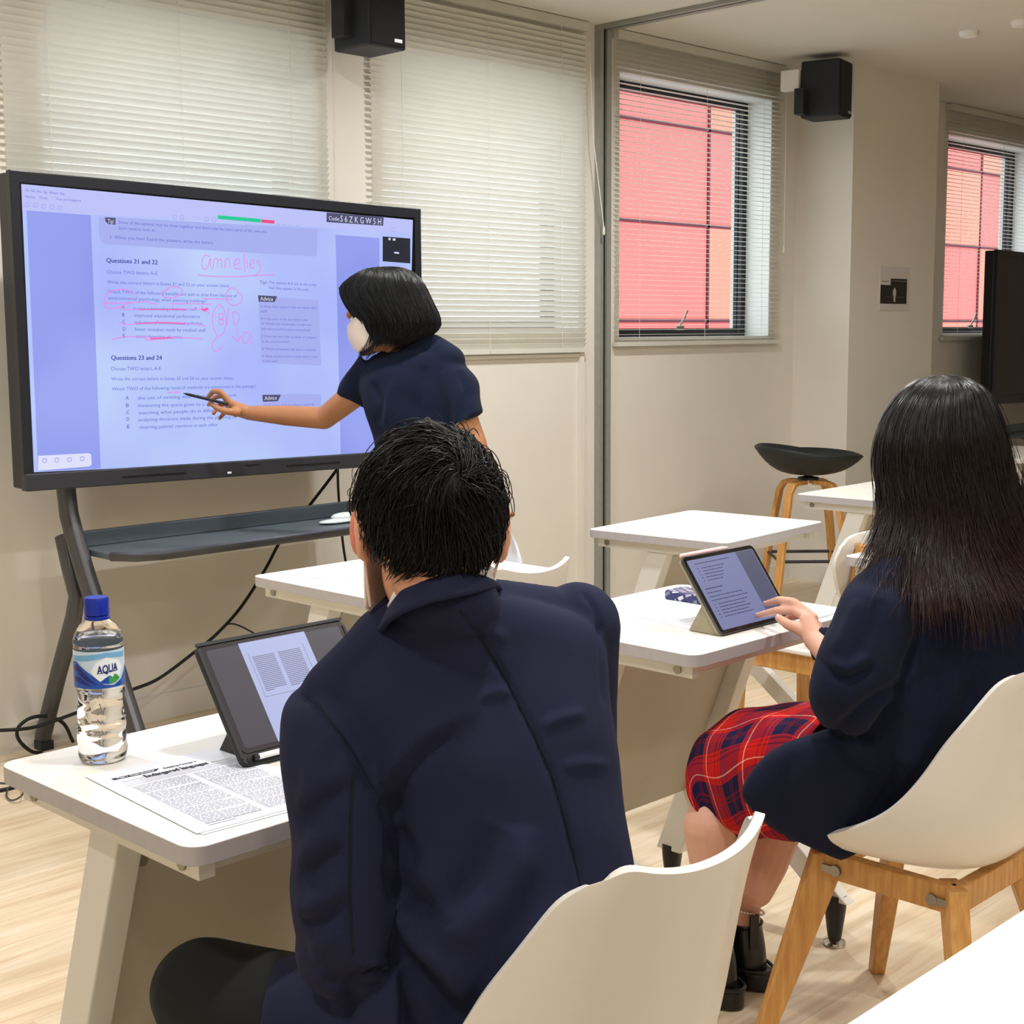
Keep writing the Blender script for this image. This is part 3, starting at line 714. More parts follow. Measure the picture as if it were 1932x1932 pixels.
# ================================================================ INTERACTIVE DISPLAY
YS = 4.0
def display(dx, dy, on, label):
    root = thing('interactive_display', label, 'display', (2.8+dx, YS+.08+dy, 0), 0, 'large displays on wheeled stands')
    def P(u, v, w=0): return (1.994+u+dx, YS+w+dy, .893+v-.0155*(u-.1))
    Wd, Ht = 1.592, .937
    def pb(u0, v0, u1, v1, w0, w1): return hexa([P(u0, v0, w0), P(u1, v0, w0), P(u1, v0, w1), P(u0, v0, w1), P(u0, v1, w0), P(u1, v1, w0), P(u1, v1, w1), P(u0, v1, w1)])
    obj('housing', pb(0.004, .004, Wd-.004, Ht-.004, .02, .085), M['blackpl'], root, smooth=False, bevel=.008)
    obj('bezel', join([pb(0, Ht-.036, Wd, Ht, -.004, .022), pb(0, .046, .030, Ht-.030, -.0035, .022), pb(Wd-.030, .046, Wd, Ht-.030, -.0035, .022)]), M['bezel'], root, smooth=False, bevel=.003)
    obj('lower_bezel', pb(0, 0, Wd, .052, -.012, .022), M['bezel2'], root, smooth=False, bevel=.004)
    obj('button_strip', join([pb(.32, .022, .55, .027, -.0135, -.011), pb(.78, .034, .84, .038, -.0135, -.011), pb(.95, .022, 1.18, .027, -.0135, -.011)]), M['slot'], root, smooth=False)
    obj('power_light', pb(.708, .012, .722, .018, -.0140, -.011), emis('power led', (235, 240, 245), 1.0) if on else M['slot'], root, smooth=False)
    gl = obj('screen_glass', pb(.029, .051, Wd-.029, Ht-.035, .0015, .012), M['blackg'], root, smooth=False)
    for s in (0, 1):
        x = 2.18+dx if s == 0 else 3.40+dx
        def fl(pts, w=.028, th=.016):
            pts = [np.array([x, a+dy, b]) for a, b in pts]; rr = []
            for i, p in enumerate(pts):
                t_ = nrm(pts[min(len(pts)-1, i+1)]-pts[max(0, i-1)]); n_ = np.cross(t_, [1, 0, 0])
                rr.append(ring(p, n_*w, np.array([th, 0, 0]), 16, 3))
            return loft(rr)
        obj('stand_upright', fl([(4.10, 1.2), (4.10, .88), (4.088, .80), (4.06, .735), (4.0, .62), (3.93, .50), (3.80, .27), (3.66, .03)], .034, .024), M['stand'], root)
        obj('stand_rear_leg', fl([(4.135, .73), (4.10, .63), (4.062, .545), (4.09, .47), (4.20, .28), (4.335, .03)], .03, .02), M['stand'], root)
        obj('foot', join([box(x-.022, 3.63+dy, 0, x+.022, 3.69+dy, .03), box(x-.022, 4.30+dy, 0, x+.022, 4.35+dy, .03)]), M['blackpl'], root, smooth=False)
    # shelf
    sh = [(2.21, 4.09), (2.21, 3.90), (2.26, 3.83), (2.33, 3.80), (3.26, 3.80), (3.33, 3.83), (3.375, 3.90), (3.375, 4.09)]
    obj('shelf', join([prism([(a+dx, b+dy) for a, b in sh[::-1]], .672, .694), box(2.21+dx, 4.07+dy, .694, 3.375+dx, 4.09+dy, .745)]), M['shelf'], root, smooth=False, bevel=.004)
    obj('shelf_rim', tube([(a+dx, b+dy, .684) for a, b in sh[1:-1]], .011, 8, sy=1.3), M['stand'], root)
    return root, gl, P
D1, GL1, P1 = display(0, 0, True, 'large lit interactive display showing a worksheet, on a grey wheeled stand')
D2, GL2, P2 = display(6.35, .08, False, 'large switched off black display on a stand at the right edge')

# ---- screen content: flat printed/lit shapes lying on a device plane, laid out from the photo
class Plane:
    def __init__(s, p0, n, fwd=None):
        s.p0 = np.array(p0, float); s.n = nrm(n)
        if s.n @ (CAM-s.p0) < 0: s.n = -s.n
    def p(s, px, py, lift=0): return onplane(px, py, s.p0 + s.n*lift, s.n)
    def quad(s, pts, lift): return ([s.p(*q, lift) for q in pts], [tuple(range(len(pts)))])
    def stroke(s, pts, w, lift):
        P_ = [s.p(*q, lift) for q in pts]; P_ = spline(P_, 5) if len(P_) > 2 else P_; V, Fc = [], []
        for i, p in enumerate(P_):
            t_ = nrm(P_[min(len(P_)-1, i+1)]-P_[max(0, i-1)]); b_ = np.cross(s.n, t_)*w/2; V += [p-b_, p+b_]
        for i in range(len(P_)-1): Fc.append((2*i, 2*i+1, 2*i+3, 2*i+2))
        return V, Fc
    def text(s, body, a, b, h, lift, up=(0, -1)):
        cu = bpy.data.curves.new('t', 'FONT'); cu.body = body; cu.size = 1; cu.resolution_u = 2
        o = bpy.data.objects.new('t', cu); COL.objects.link(o)
        dg = bpy.context.evaluated_depsgraph_get(); me = o.evaluated_get(dg).to_mesh()
        V = np.array([v.co[:] for v in me.vertices]).reshape(-1, 3); Fc = [tuple(p.vertices) for p in me.polygons]
        o.evaluated_get(dg).to_mesh_clear(); bpy.data.objects.remove(o)
        if len(V) == 0: return [], []
        w = V[:, 0].max(); A = s.p(*a, lift); B = s.p(*b, lift); ex = (B-A)/w
        U = s.p(a[0]+up[0]*h, a[1]+up[1]*h, lift)-A
        ey = U/.72
        return [A + ex*v[0] + ey*v[1] for v in V], Fc
def TX(pl, items, lift=.0022, default=9): return join([pl.text(i[0], (i[1], i[2]), (i[3], i[4]), i[5], lift, i[6] if len(i) > 6 else (0, -1)) for i in items])

S = Plane((0, YS-.0012, 0), (0, -1, 0))
E_ = {k: emis('screen '+k, c) for k, c in dict(page=(186, 202, 255), ui=(190, 196, 252), side=(148, 164, 244), box=(168, 178, 244), text=(98, 110, 206), tdark=(64, 76, 168), pink=(226, 146, 234), hot=(234, 104, 186), green=(0, 206, 150), rec=(240, 70, 130), code=(74, 76, 110), cam=(22, 26, 44), white=(226, 228, 255)).items()}
# soft brightness mottle of the panel itself
for k in ('page', 'side'):
    nt = E_[k].node_tree; b_ = nt.nodes['Principled BSDF']; tc = nt.nodes.new('ShaderNodeTexCoord'); n = nt.nodes.new('ShaderNodeTexNoise'); n.inputs['Scale'].default_value = 1.8
    r = nt.nodes.new('ShaderNodeValToRGB'); nt.links.new(tc.outputs['Object'], n.inputs['Vector']); nt.links.new(n.outputs['Fac'], r.inputs['Fac']); nt.links.new(r.outputs['Color'], b_.inputs['Emission Color'])
    c0, c1 = ((172, 186, 255), (192, 212, 255)) if k == 'page' else ((140, 152, 238), (156, 170, 246))
    r.color_ramp.elements[0].position = .35; r.color_ramp.elements[1].position = .65
    r.color_ramp.elements[0].color = (*lin(c0), 1); r.color_ramp.elements[1].color = (*lin(c1), 1)
scr = obj('lit_screen', S.quad([(40, 347), (779, 415), (768, 858), (64, 891)], .0004), E_['page'], D1, smooth=False)
obj('window_toolbar', S.quad([(40, 347), (779, 415), (778, 440), (52, 398), (42, 397)], .0006), E_['ui'], scr, smooth=False)
for q_ in ([(50, 397), (171, 406), (190, 884), (72, 889)], [(633, 443), (716, 449), (714, 861), (643, 864)]): obj('side_panel', S.quad(q_, .0009), E_['side'], scr, smooth=False)
for q_ in ([(186, 408), (599, 432), (598, 482), (592, 484), (200, 461), (190, 456), (187, 445)], [(487, 559), (601, 566), (606, 690), (493, 685)], [(495, 743), (606, 744), (606, 768), (497, 770)]): obj('tinted_box', S.quad(q_, .0009), E_['box'], scr, smooth=False)
obj('tool_palette', S.quad([(72, 860), (168, 855), (172, 858), (173, 877), (168, 880), (72, 888)], .0012), E_['white'], scr, smooth=False)
obj('code_bar', S.quad([(616, 401), (724, 409), (723, 426), (616, 419)], .0012), E_['code'], scr, smooth=False)
obj('code_text', TX(S, [('Code:', 620, 415, 641, 417, 8), ('S 6 Z K G W 5 H', 642, 418, 719, 424, 12)], .0018), E_['white'], scr, smooth=False)
obj('green_bar', S.quad([(411, 406), (492, 413), (492, 420), (411, 413)], .0012), E_['green'], scr, smooth=False)
obj('red_button', S.quad([(493, 414), (518, 416), (518, 422), (493, 420)], .0012), E_['rec'], scr, smooth=False)
obj('camera_preview', S.quad([(722, 446), (774, 450), (774, 497), (722, 493)], .0014), E_['cam'], scr, smooth=False)
for q_ in ([(198, 410), (218, 411), (218, 424), (205, 423), (199, 418)], [(487, 557), (523, 559), (518, 570), (488, 569)], [(495, 745), (530, 745), (524, 757), (496, 758)]): obj('dark_tab', S.quad(q_, .0012), E_['code'], scr, smooth=False)
L1 = [('Some of the options may be close together and there may be some parts of the text you', 223, 422, 503, 440, 6.5), ("don't need to look at.", 223, 433, 293, 437, 6.5), ('3  When you have found the answers, write the letters.', 206, 450, 403, 461, 7),
 ('Choose TWO letters, A-E.', 201, 516, 298, 519, 7), ('Write the correct letters in boxes 21 and 22 on your answer sheet.', 202, 535, 433, 542, 6.5),
 ('Which TWO of the following benefits are said to arise from the use of', 203, 553, 447, 561, 6.5), ('environmental psychology when planning buildings?', 204, 565, 390, 571, 6.5),
 ('better relationships between staff', 252, 585, 371, 586, 6.5), ('improved educational performance', 253, 598, 377, 600, 6.5), ('reduction of environmental pollution', 253, 611, 382, 613, 6.5), ('fewer mistakes made by medical staff', 254, 624, 388, 626, 6.5), ('easier detection of crime', 255, 637, 343, 639, 6.5),
 ('Choose TWO letters, A-E.', 209, 699, 305, 698, 7), ('Write the correct letters in boxes 23 and 24 on your answer sheet.', 210, 718, 440, 716, 6.5), ('Which TWO of the following research methods are mentioned in the passage?', 211, 737, 483, 731, 6.5),
 ('the use of existing data related to the work', 260, 754, 446, 748, 6.5), ('measuring the space given to a variety of tasks', 260, 768, 446, 764, 6.5), ('watching what people do in different parts', 261, 782, 440, 776, 6.5), ('analysing decisions made during the planning of', 261, 795, 446, 789, 6.5), ("observing patients' reactions to each other", 262, 809, 411, 804, 6.5),
 ('The options A-E are in the order', 507, 535, 598, 540, 5.5), ('that they appear in the text.', 507, 545, 583, 549, 5.5),
 ('A What does research that was about often', 491, 580, 598, 583, 4.5), ('staff?', 491, 589, 505, 590, 4.5), ('B In the parts of the text which refer', 492, 603, 581, 606, 4.5), ('to schools and universities, is improved', 493, 612, 587, 615, 4.5), ('educational performance mentioned?', 493, 622, 586, 625, 4.5),
 ('C Does the text refer to levels of pollution', 493, 636, 597, 639, 4.5), ('in the environment?', 494, 646, 545, 647, 4.5), ('D Which paragraphs talk about hospitals?', 494, 660, 597, 662, 4.5), ('E What positive point is made about crime', 495, 674, 599, 675, 4.5), ('in the text?', 495, 683, 524, 683, 4.5),
 ('Each option A-E describes a research', 499, 768, 592, 765, 5),
 ('File  Edit  View  Sign  Window  Help', 48, 361, 122, 368, 5), ('Home    Tools        Test and Support', 48, 373, 153, 381, 5)]
obj('screen_text', TX(S, L1, .0015), E_['text'], scr, smooth=False)
L2 = [('Questions 21 and 22', 200, 495, 297, 499, 9), ('Questions 23 and 24', 209, 679, 305, 679, 9), ('A', 230, 582, 235, 582, 7), ('B', 230, 597, 235, 597, 7), ('C', 231, 610, 236, 610, 7), ('D', 231, 624, 237, 624, 7), ('E', 231, 637, 236, 637, 7),
 ('A', 237, 754, 243, 754, 7), ('B', 237, 768, 243, 768, 7), ('C', 238, 781, 244, 781, 7), ('D', 238, 794, 244, 794, 7), ('E', 239, 808, 245, 808, 7), ('Tip!', 490, 535, 503, 536, 6)]
def off(items, d): return [(i[0], i[1]+d, i[2], i[3]+d, i[4], i[5]) for i in items]
obj('bold_heading', TX(S, L2+off(L2[:2], .7), .0015), E_['tdark'], scr, smooth=False)
obj('tab_text', TX(S, [('Tip!', 203, 421, 215, 422, 8), ('Advice', 491, 567, 515, 568, 8), ('Advice', 499, 755, 522, 754, 8)], .002), E_['white'], scr, smooth=False)
ic = []
for x, y in ((51, 386), (67, 387), (82, 389), (98, 390), (113, 392), (330, 409), (343, 410), (390, 414), (404, 415), (524, 427), (536, 427), (548, 428), (561, 429), (467, 421), (743, 433), (84, 869), (107, 868), (131, 867), (155, 865)):
    ic.append(S.stroke([(x-3, y-3), (x+3, y-3), (x+3, y+3), (x-3, y+3), (x-3, y-3)], .0028, .0017))
obj('toolbar_icons', join(ic), E_['box'], scr, smooth=False)
obj('preview_marks', join([S.quad([(744, 475), (753, 476), (753, 479), (744, 478)], .002), S.quad([(733, 449), (737, 449), (737, 453), (733, 453)], .002), S.quad([(741, 450), (746, 450), (746, 454), (741, 454)], .002)]), E_['white'], scr, smooth=False)
HW = [[(396, 484), (386, 482), (381, 495), (383, 507), (391, 505), (397, 488), (397, 500), (401, 508)], [(403, 505), (404, 490), (410, 489), (411, 504)], [(411, 493), (417, 489), (419, 506)], [(424, 507), (425, 491), (432, 488), (434, 505)], 
 [(441, 500), (452, 496), (450, 488), (443, 493), (444, 506), (456, 507)], [(461, 478), (461, 500), (462, 514)], [(466, 490), (467, 505)], [(470, 500), (478, 497), (477, 490), (472, 495), (473, 505), (480, 505)], [(491, 491), (484, 494), (492, 502), (488, 514), (478, 522)],
 [(374, 519), (400, 521), (440, 522), (480, 520), (518, 518)], [(318, 546), (306, 550), (307, 558), (320, 562), (336, 558), (344, 550), (338, 542), (322, 541), (314, 547)], [(203, 551), (228, 546), (246, 549), (254, 556)], [(204, 552), (197, 566), (197, 577), (206, 581), (228, 579), (246, 568)],
 [(197, 572), (240, 572), (270, 569), (297, 574)], [(322, 573), (360, 573), (398, 574)], [(382, 563), (410, 564), (440, 565)], [(449, 549), (438, 543), (430, 548), (427, 560), (431, 572), (442, 576), (453, 571), (457, 560), (448, 550)],
 [(225, 583), (280, 584), (350, 583), (396, 585)], [(378, 577), (388, 584), (395, 593)], [(225, 608), (240, 612), (300, 608), (350, 610), (388, 615)], [(212, 640), (240, 635), (290, 637), (345, 637), (382, 639)], [(272, 637), (278, 642), (300, 640), (330, 638)],
 [(416, 574), (406, 582), (401, 600), (404, 622), (412, 634), (421, 628), (427, 608), (425, 590), (416, 574)], [(412, 634), (402, 645), (401, 657), (407, 662), (416, 658), (421, 652)], [(413, 592), (413, 610)], [(413, 592), (421, 593), (420, 601), (414, 602), (422, 605), (420, 612), (414, 611)], [(431, 582), (429, 600), (428, 615)],
 [(439, 588), (442, 612), (450, 606), (451, 594), (445, 588), (440, 590)], [(447, 616), (448, 642)], [(438, 635), (448, 644), (456, 632)], [(470, 627), (461, 628), (458, 642), (464, 648), (470, 640), (471, 632), (475, 630), (474, 645), (478, 646)], [(315, 741), (328, 740), (340, 740)]]
obj('handwriting', join([S.stroke(h, .0032, .0024) for h in HW[:9]]), E_['pink'], scr, smooth=False); obj('handwritten_marks', join([S.stroke(h, .0032, .0024) for h in HW[9:]]), E_['pink'], scr, smooth=False)
obj('pink_mark', join([S.stroke([(380, 582), (386, 586), (392, 582), (383, 585)], .006, .0026), S.stroke([(283, 639), (300, 638), (325, 637)], .005, .0026), S.stroke([(262, 584), (300, 584), (350, 584)], .0035, .0026), S.stroke([(256, 611), (300, 609), (350, 611)], .0035, .0026)]), E_['hot'], scr, smooth=False)
# ================================================================ PEOPLE
def head(c, f, up, r, skin_parts=None):
    """cranium, jaw, nose, ears around centre c; f = facing, up = crown direction, r = half width"""
    f = nrm(f); up = nrm(np.array(up)-f*(np.array(up) @ f)); s = np.cross(f, up); c = np.array(c)
    P = [ell(c+up*.018+(-f)*.006, (s*r*.98, f*r*1.22, up*r*1.28)), ell(c-up*.045+f*.022, (s*r*.78, f*r*.92, up*r*.98)),
         ell(c-up*.088+f*.048, (s*.032, f*.026, up*.022)),
         cone(c+f*.088-up*.002, c+f*.112-up*.030, .009, .014, 10), ell(c+f*.083-up*.058, (s*.024, f*.010, up*.008)),
         ell(c+f*.078+up*.03, (s*.055, f*.018, up*.014))]
    ears = []
    for k in (-1, 1):
        e = c + s*k*(r*.98) - f*.004 - up*.012; o = nrm(s*k - f*.45)
        P.append(ell(e+o*.004, (f*.012, o*.010, up*.022), 12, 8))
        arc = [e + o*(.012+.006*math.sin(a)) + f*(-.012*math.sin(a)*1.0+.002) + up*(.029*math.cos(a)) for a in np.linspace(-.3, math.pi*1.05, 10)]
        ears.append(tube(arc, [.0045, .0055, .006, .006, .006, .0055, .005, .005, .0055, .006], 8))
        ears.append(ell(e+o*.007-f*.004, (f*.013, o*.004, up*.025), 12, 8)); ears.append(ell(e+o*.006-up*.028, (f*.008, o*.005, up*.009), 10, 8))
    return P, ears, (f, up, s)
def eyes(root, c, fr, r):
    f, up, s = fr
    for k in (-1, 1):
        e = obj('eye', ell(c+f*(r*1.10-.004)+s*k*.031+up*.010, (s*.0125, f*.0115, up*.0115), 14, 10), mat('eye white', (232, 228, 224), .2), root)
        obj('iris', ell(c+f*(r*1.10+.0055)+s*k*.031+up*.010, (s*.0056, f*.003, up*.0056), 12, 8), mat('iris', (38, 24, 18), .2), e)
def hand(wrist, dirv, palmn, side, curls, sc=1.0, spread=.10, thumb=None):
    """five separate fingers; dirv towards the fingertips, palmn out of the palm, side = towards the thumb"""
    d = nrm(dirv); n = nrm(np.array(palmn)-d*(np.array(palmn) @ d)); t = nrm(side - d*(np.array(side) @ d) - n*(np.array(side) @ n)); w = np.array(wrist)
    P = []; L = .085*sc
    for k in range(4):
        off = (.030-.0195*k)*sc; P.append(cone(w+t*off*.55+d*.008, w+d*(L-.004*abs(k-1))+t*off, .0135*sc, .0100*sc, 12))
    tips = []
    for k, cu in enumerate(curls):
        off = (.030-.0195*k)*sc; b = w+d*(L-.004*abs(k-1))+t*off; ln = (.040, .045, .041, .032)[k]*sc; rr = (.0088, .0090, .0085, .0075)[k]*sc
        a = .15+cu*.55; dd = nrm(d+t*spread*(1.2-k*.85)); pts = [b]
        for j, q in enumerate((1.0, .62, .50)):
            v = dd*math.cos(a)+n*math.sin(a); pts.append(pts[-1]+v*ln*q); a += cu*(.75, .6, 0)[min(j, 2)]
        P.append(chain(pts, [rr*1.1, rr, rr*.92, rr*.78], 12)); tips.append((pts[-1], nrm(pts[-1]-pts[-2]), n, rr))
    tb = w+d*.022*sc+t*.022*sc
    td = thumb if thumb is not None else nrm(d*.62+t*.7+n*.35)
    td = nrm(td); p1_ = tb+td*.040*sc; p2_ = p1_+nrm(td+d*.35)*.030*sc; p3_ = p2_+nrm(td+d*.6)*.024*sc
    P.append(chain([tb, p1_, p2_, p3_], [.0155*sc, .0115*sc, .0100*sc, .0078*sc], 12)); tips.append((p3_, nrm(p3_-p2_), n, .009*sc))
    return P, tips
def person(name_label, loc):
    r = thing('person', name_label, 'person', loc); return r
def shell_obj(name, parts, m, parent, voxel, smooth=6, folds=(), seams=(), noise=0., uvf=None, drop=None):
    co, fc, nn = solid(parts, voxel, smooth)
    if noise:
        q = co*14; co = co + nn*(noise*(np.sin(q[:, 0]*1.7+q[:, 2]*1.1)*np.sin(q[:, 1]*1.3-q[:, 2]*2.1)+.5*np.sin(q[:, 2]*3.7+q[:, 0]*2.9)))[:, None]
    bvh = BVHTree.FromPolygons([tuple(v) for v in co], fc)
    for pts, w, a in folds: co = fold(co, nn, bvh, pts, w, a*1.35)
    bvh = BVHTree.FromPolygons([tuple(v) for v in co], fc)
    F4 = [f for f in fc if len(f) == 4]; F3 = [f for f in fc if len(f) == 3]
    o = obj(name, (co, F4+F3), m, parent, angle=180, uv=None if uvf is None else uvf(co))
    if seams: obj('seam', join([seam(bvh, s_) for s_ in seams]), M['thread'], o)
    return o, bvh

# ---------------------------------------------------------------- short haired student (back view)
def build_boy():
    R = person('person with short black hair in navy blazer, seated nearest with back to viewer', (1.15, 1.2, 0))
    hc = W(812, 990, 1.62); f = nrm(np.array([.52, .80, -.42])); up = np.array([0, 0, 1.])
    hp, ears, fr = head(hc, f, up+np.array([.06, 0, 0]), .069)
    f, up, s = fr
    nb = W(850, 1165, 1.675); sl, sr = W(650, 1345, 1.66), W(1070, 1210, 1.79)
    pel = np.array([1.19, 1.19, .50])
    hipl, hipr = pel+[-.09, -.02, -.01], pel+[.09, .0, -.01]
    kl, kr = np.array([.985, 1.545, .50]), np.array([1.36, 1.60, .50]); al, ar = np.array([1.03, 1.50, .09]), np.array([1.38, 1.62, .09])
    el, er = W(645, 1790, 1.58), W(1095, 1480, 1.88)
    wl, wr = atz(650, 1452, .80), np.array([1.34, 1.55, .80])
    body = hp + [chain([hc-up*.06-f*.02, nb], [.050, .048]), chain([nb, (nb+pel)/2+FWD*.02, pel], [.048, .078, .090]), chain([nb+FWD*.02, sl], [.035, .035]), chain([nb+FWD*.02, sr], [.035, .035]),
        chain([sl, el, wl], [.038, .035, .027]), chain([sr, W(1082, 1330, 1.84), er, wr], [.036, .032, .032, .027]), chain([hipl, kl, al], [.075, .055, .038]), chain([hipr, kr, ar], [.075, .055, .038])]
    tip = onplane(572, 1306, (1.124, 1.635, .76), np.cross([1, 0, 0], [0, .112, .155]))
    hr, _ = hand(wr, tip-wr, (-.2, .5, -.6), (-1, .2, .3), (.25, .7, .8, .9), .95); hl, _ = hand(wl, (.8, .6, .0), (0, .1, -1), (1, 0, 0), (.35, .4, .45, .5), .95)
    shell_obj('body', body+hr+hl+ears, M['skinb'], R, .0042, 4)
    obj('ear', join([ell(hc-s*(.069*.98+.015)-f*.008-up*.010, (f*.0135, s*.0095, up*.029), 14, 10)]), M['ear'], R)
    eyes(R, hc, fr, .069)
    # trousers
    tr = [chain([pel, hipl, kl], [.105, .094, .072]), chain([kl, al], [.069, .062]), chain([pel, hipr, kr], [.105, .094, .072]), chain([kr, ar], [.069, .062])]
    shell_obj('trousers', tr, M['trouser'], R, .006, 8, noise=.0015)
    for a, k in ((al, 0), (ar, 1)):
        obj('shoe', join([ell(a+[0, .06, -.045], ((.045, 0, 0), (0, .13, 0), (0, 0, .045))), box(a[0]-.042, a[1]-.06, 0, a[0]+.042, a[1]+.17, .02)]), M['boot'], R)
    # blazer: one cloth skin from rings down the back plus both sleeves
    def rg(L, Rr, dl, dr, th, e=2.3, off=0): return pring(L, Rr, dl, dr, th, (0, 0, 1), 36, e, off)
    rings_ = [rg((752, 1132), (935, 1112), 1.61, 1.69, .066), rg((704, 1185), (1020, 1132), 1.61, 1.73, .084), rg((640, 1256), (1096, 1158), 1.615, 1.755, .098), rg((612, 1330), (1122, 1215), 1.61, 1.77, .112),
        rg((640, 1420), (1126, 1320), 1.61, 1.77, .125), rg((680, 1510), (1140, 1430), 1.62, 1.77, .130), rg((700, 1620), (1154, 1550), 1.62, 1.765, .134), rg((705, 1720), (1174, 1660), 1.62, 1.76, .132),
        rg((690, 1810), (1182, 1770), 1.63, 1.765, .128), rg((650, 1900), (1180, 1880), 1.65, 1.77, .118), rg((620, 1990), (1180, 1980), 1.66, 1.78, .110)]
    torso = loft(densify(rings_, 3))
    sl0, sr0 = W(628, 1322, 1.63), W(1088, 1182, 1.765)
    sleeve = loft(densify([pring((572, 1312), (668, 1300), 1.60, 1.66, .040, n=24), pring((556, 1350), (678, 1372), 1.57, 1.64, .058, n=24), pring((553, 1430), (694, 1440), 1.555, 1.63, .062, n=24), pring((555, 1530), (716, 1530), 1.55, 1.62, .060, n=24),
        pring((561, 1620), (727, 1610), 1.55, 1.61, .057, n=24), pring((557, 1700), (728, 1690), 1.55, 1.61, .057, n=24), pring((575, 1790), (712, 1785), 1.555, 1.61, .056, n=24), pring((612, 1848), (690, 1842), 1.575, 1.61, .042, n=24)], 3))
    fore = chain([W(645, 1795, 1.585), (np.array(W(645, 1795, 1.585))+wl)/2, wl+[-.003, -.02, 0]], [.052, .048, .040])
    upr = chain([sr0, W(1082, 1330, 1.84), er], [.056, .055, .052]); forer = chain([er, wr-[0, .03, 0]], [.052, .038])
    yoke = chain([W(640, 1318, 1.63), W(740, 1218, 1.635), W(850, 1165, 1.65), W(1000, 1168, 1.73), W(1084, 1172, 1.765)], [.046, .050, .050, .044, .040])
    # tail over the left hip
    tail = loft(densify([ring(W(760, 1880, 1.62), UPV*.060, FWD*.085, 24, 2.5), ring(W(690, 1892, 1.64), UPV*.052, FWD*.088, 24, 2.5), ring(W(610, 1902, 1.67), UPV*.050, FWD*.09, 24, 2.6), ring(W(550, 1908, 1.69), UPV*.052, FWD*.09, 24, 2.7), ring(W(514, 1912, 1.70), UPV*.053, FWD*.088, 24, 2.8)], 3))
    folds = [([(865, 1150), (905, 1200), (960, 1290), (1010, 1390), (1045, 1470), (1070, 1560), (1090, 1640), (1098, 1690)], .004, -.0035),
        ([(566, 1306), (600, 1330), (640, 1380), (668, 1420), (700, 1480), (716, 1505)], .005, -.004),
        ([(590, 1318), (625, 1350), (660, 1395)], .012, .003),
        ([(905, 1325), (840, 1362), (780, 1405), (738, 1455), (718, 1520)], .014, .008), ([(860, 1375), (800, 1412), (752, 1465), (733, 1540)], .013, -.011),
        ([(735, 1500), (745, 1560), (790, 1640)], .012, -.006), ([(1020, 1372), (1060, 1352), (1105, 1345)], .006, .003), ([(1060, 1445), (1100, 1440), (1150, 1442)], .006, .0025), ([(880, 1325), (930, 1305), (975, 1305)], .006, .0025), ([(880, 1200), (915, 1192), (960, 1205)], .007, .0025),
        ([(745, 1560), (735, 1640), (745, 1690)], .012, -.010), ([(780, 1600), (820, 1680), (850, 1735)], .016, .006),
        ([(980, 1560), (975, 1630), (940, 1700), (880, 1745), (800, 1770)], .022, .008), ([(930, 1560), (900, 1650), (850, 1712), (780, 1720), (758, 1700)], .018, -.008),
        ([(745, 1700), (765, 1740), (800, 1790), (850, 1830), (880, 1880)], .014, .011), ([(760, 1790), (800, 1850), (840, 1900), (870, 1930)], .014, -.010), ([(1080, 1700), (1000, 1790), (950, 1870), (930, 1930)], .02, .008), ([(1110, 1740), (1050, 1830), (1000, 1930)], .018, -.008),
        ([(560, 1520), (600, 1480), (650, 1450), (665, 1440)], .012, .005), ([(565, 1560), (610, 1520), (655, 1490)], .010, -.005), ([(562, 1632), (600, 1585), (640, 1560)], .012, .005), ([(566, 1668), (610, 1630), (650, 1600)], .010, -.006),
        ([(560, 1708), (585, 1715), (620, 1690), (640, 1665)], .010, .007), ([(570, 1740), (610, 1735), (650, 1700)], .009, -.005), ([(620, 1380), (600, 1430), (575, 1480)], .012, .004), ([(640, 1760), (600, 1790), (600, 1820)], .010, .004),
        ([(1128, 1180), (1136, 1260), (1138, 1330)], .006, -.003), ([(1100, 1115), (1124, 1150), (1134, 1200)], .004, -.004),
        ([(668, 1440), (662, 1550), (660, 1700), (668, 1800)], .003, -.002), ([(685, 1830), (660, 1880), (650, 1930)], .010, -.007), ([(610, 1845), (650, 1862), (690, 1850)], .010, -.006),
        ([(684, 1822), (708, 1812), (735, 1815)], .0025, .004), ([(684, 1838), (710, 1830), (735, 1832)], .003, -.004), ([(680, 1848), (705, 1850), (735, 1838)], .0025, .004)]
    seams = [[(868, 1152), (905, 1200), (935, 1245), (960, 1290), (1010, 1390), (1045, 1470), (1070, 1560), (1090, 1640), (1098, 1690)],
        [(572, 1308), (600, 1330), (640, 1380), (668, 1420), (700, 1480), (714, 1502)], [(668, 1445), (662, 1550), (660, 1700), (666, 1800)], [(684, 1838), (710, 1830), (735, 1832)]]
    bl, bvh = shell_obj('blazer', [torso, sleeve, fore, upr, forer, yoke, tail, ell(W(845, 1138, 1.603), (RGT*.060, FWD*.062, UPV*.044))], M['blazer'], R, .0048, 7, folds, seams, noise=.0012)
    # collar: leaning band of cloth round the neck, ring of points given along the seam line
    top = [(728, 1170, 1.61), (742, 1140, 1.575), (766, 1110, 1.557), (806, 1086, 1.545), (856, 1077, 1.547), (905, 1086, 1.575), (930, 1098, 1.62), (940, 1110, 1.67)]
    bot = [(716, 1194, 1.595), (730, 1176, 1.56), (756, 1158, 1.534), (806, 1138, 1.520), (860, 1126, 1.524), (908, 1116, 1.556), (936, 1110, 1.61), (944, 1118, 1.67)]
    tp = spline([W(*p) for p in top], 6); bt = spline([W(*p) for p in bot], 6); rr = []
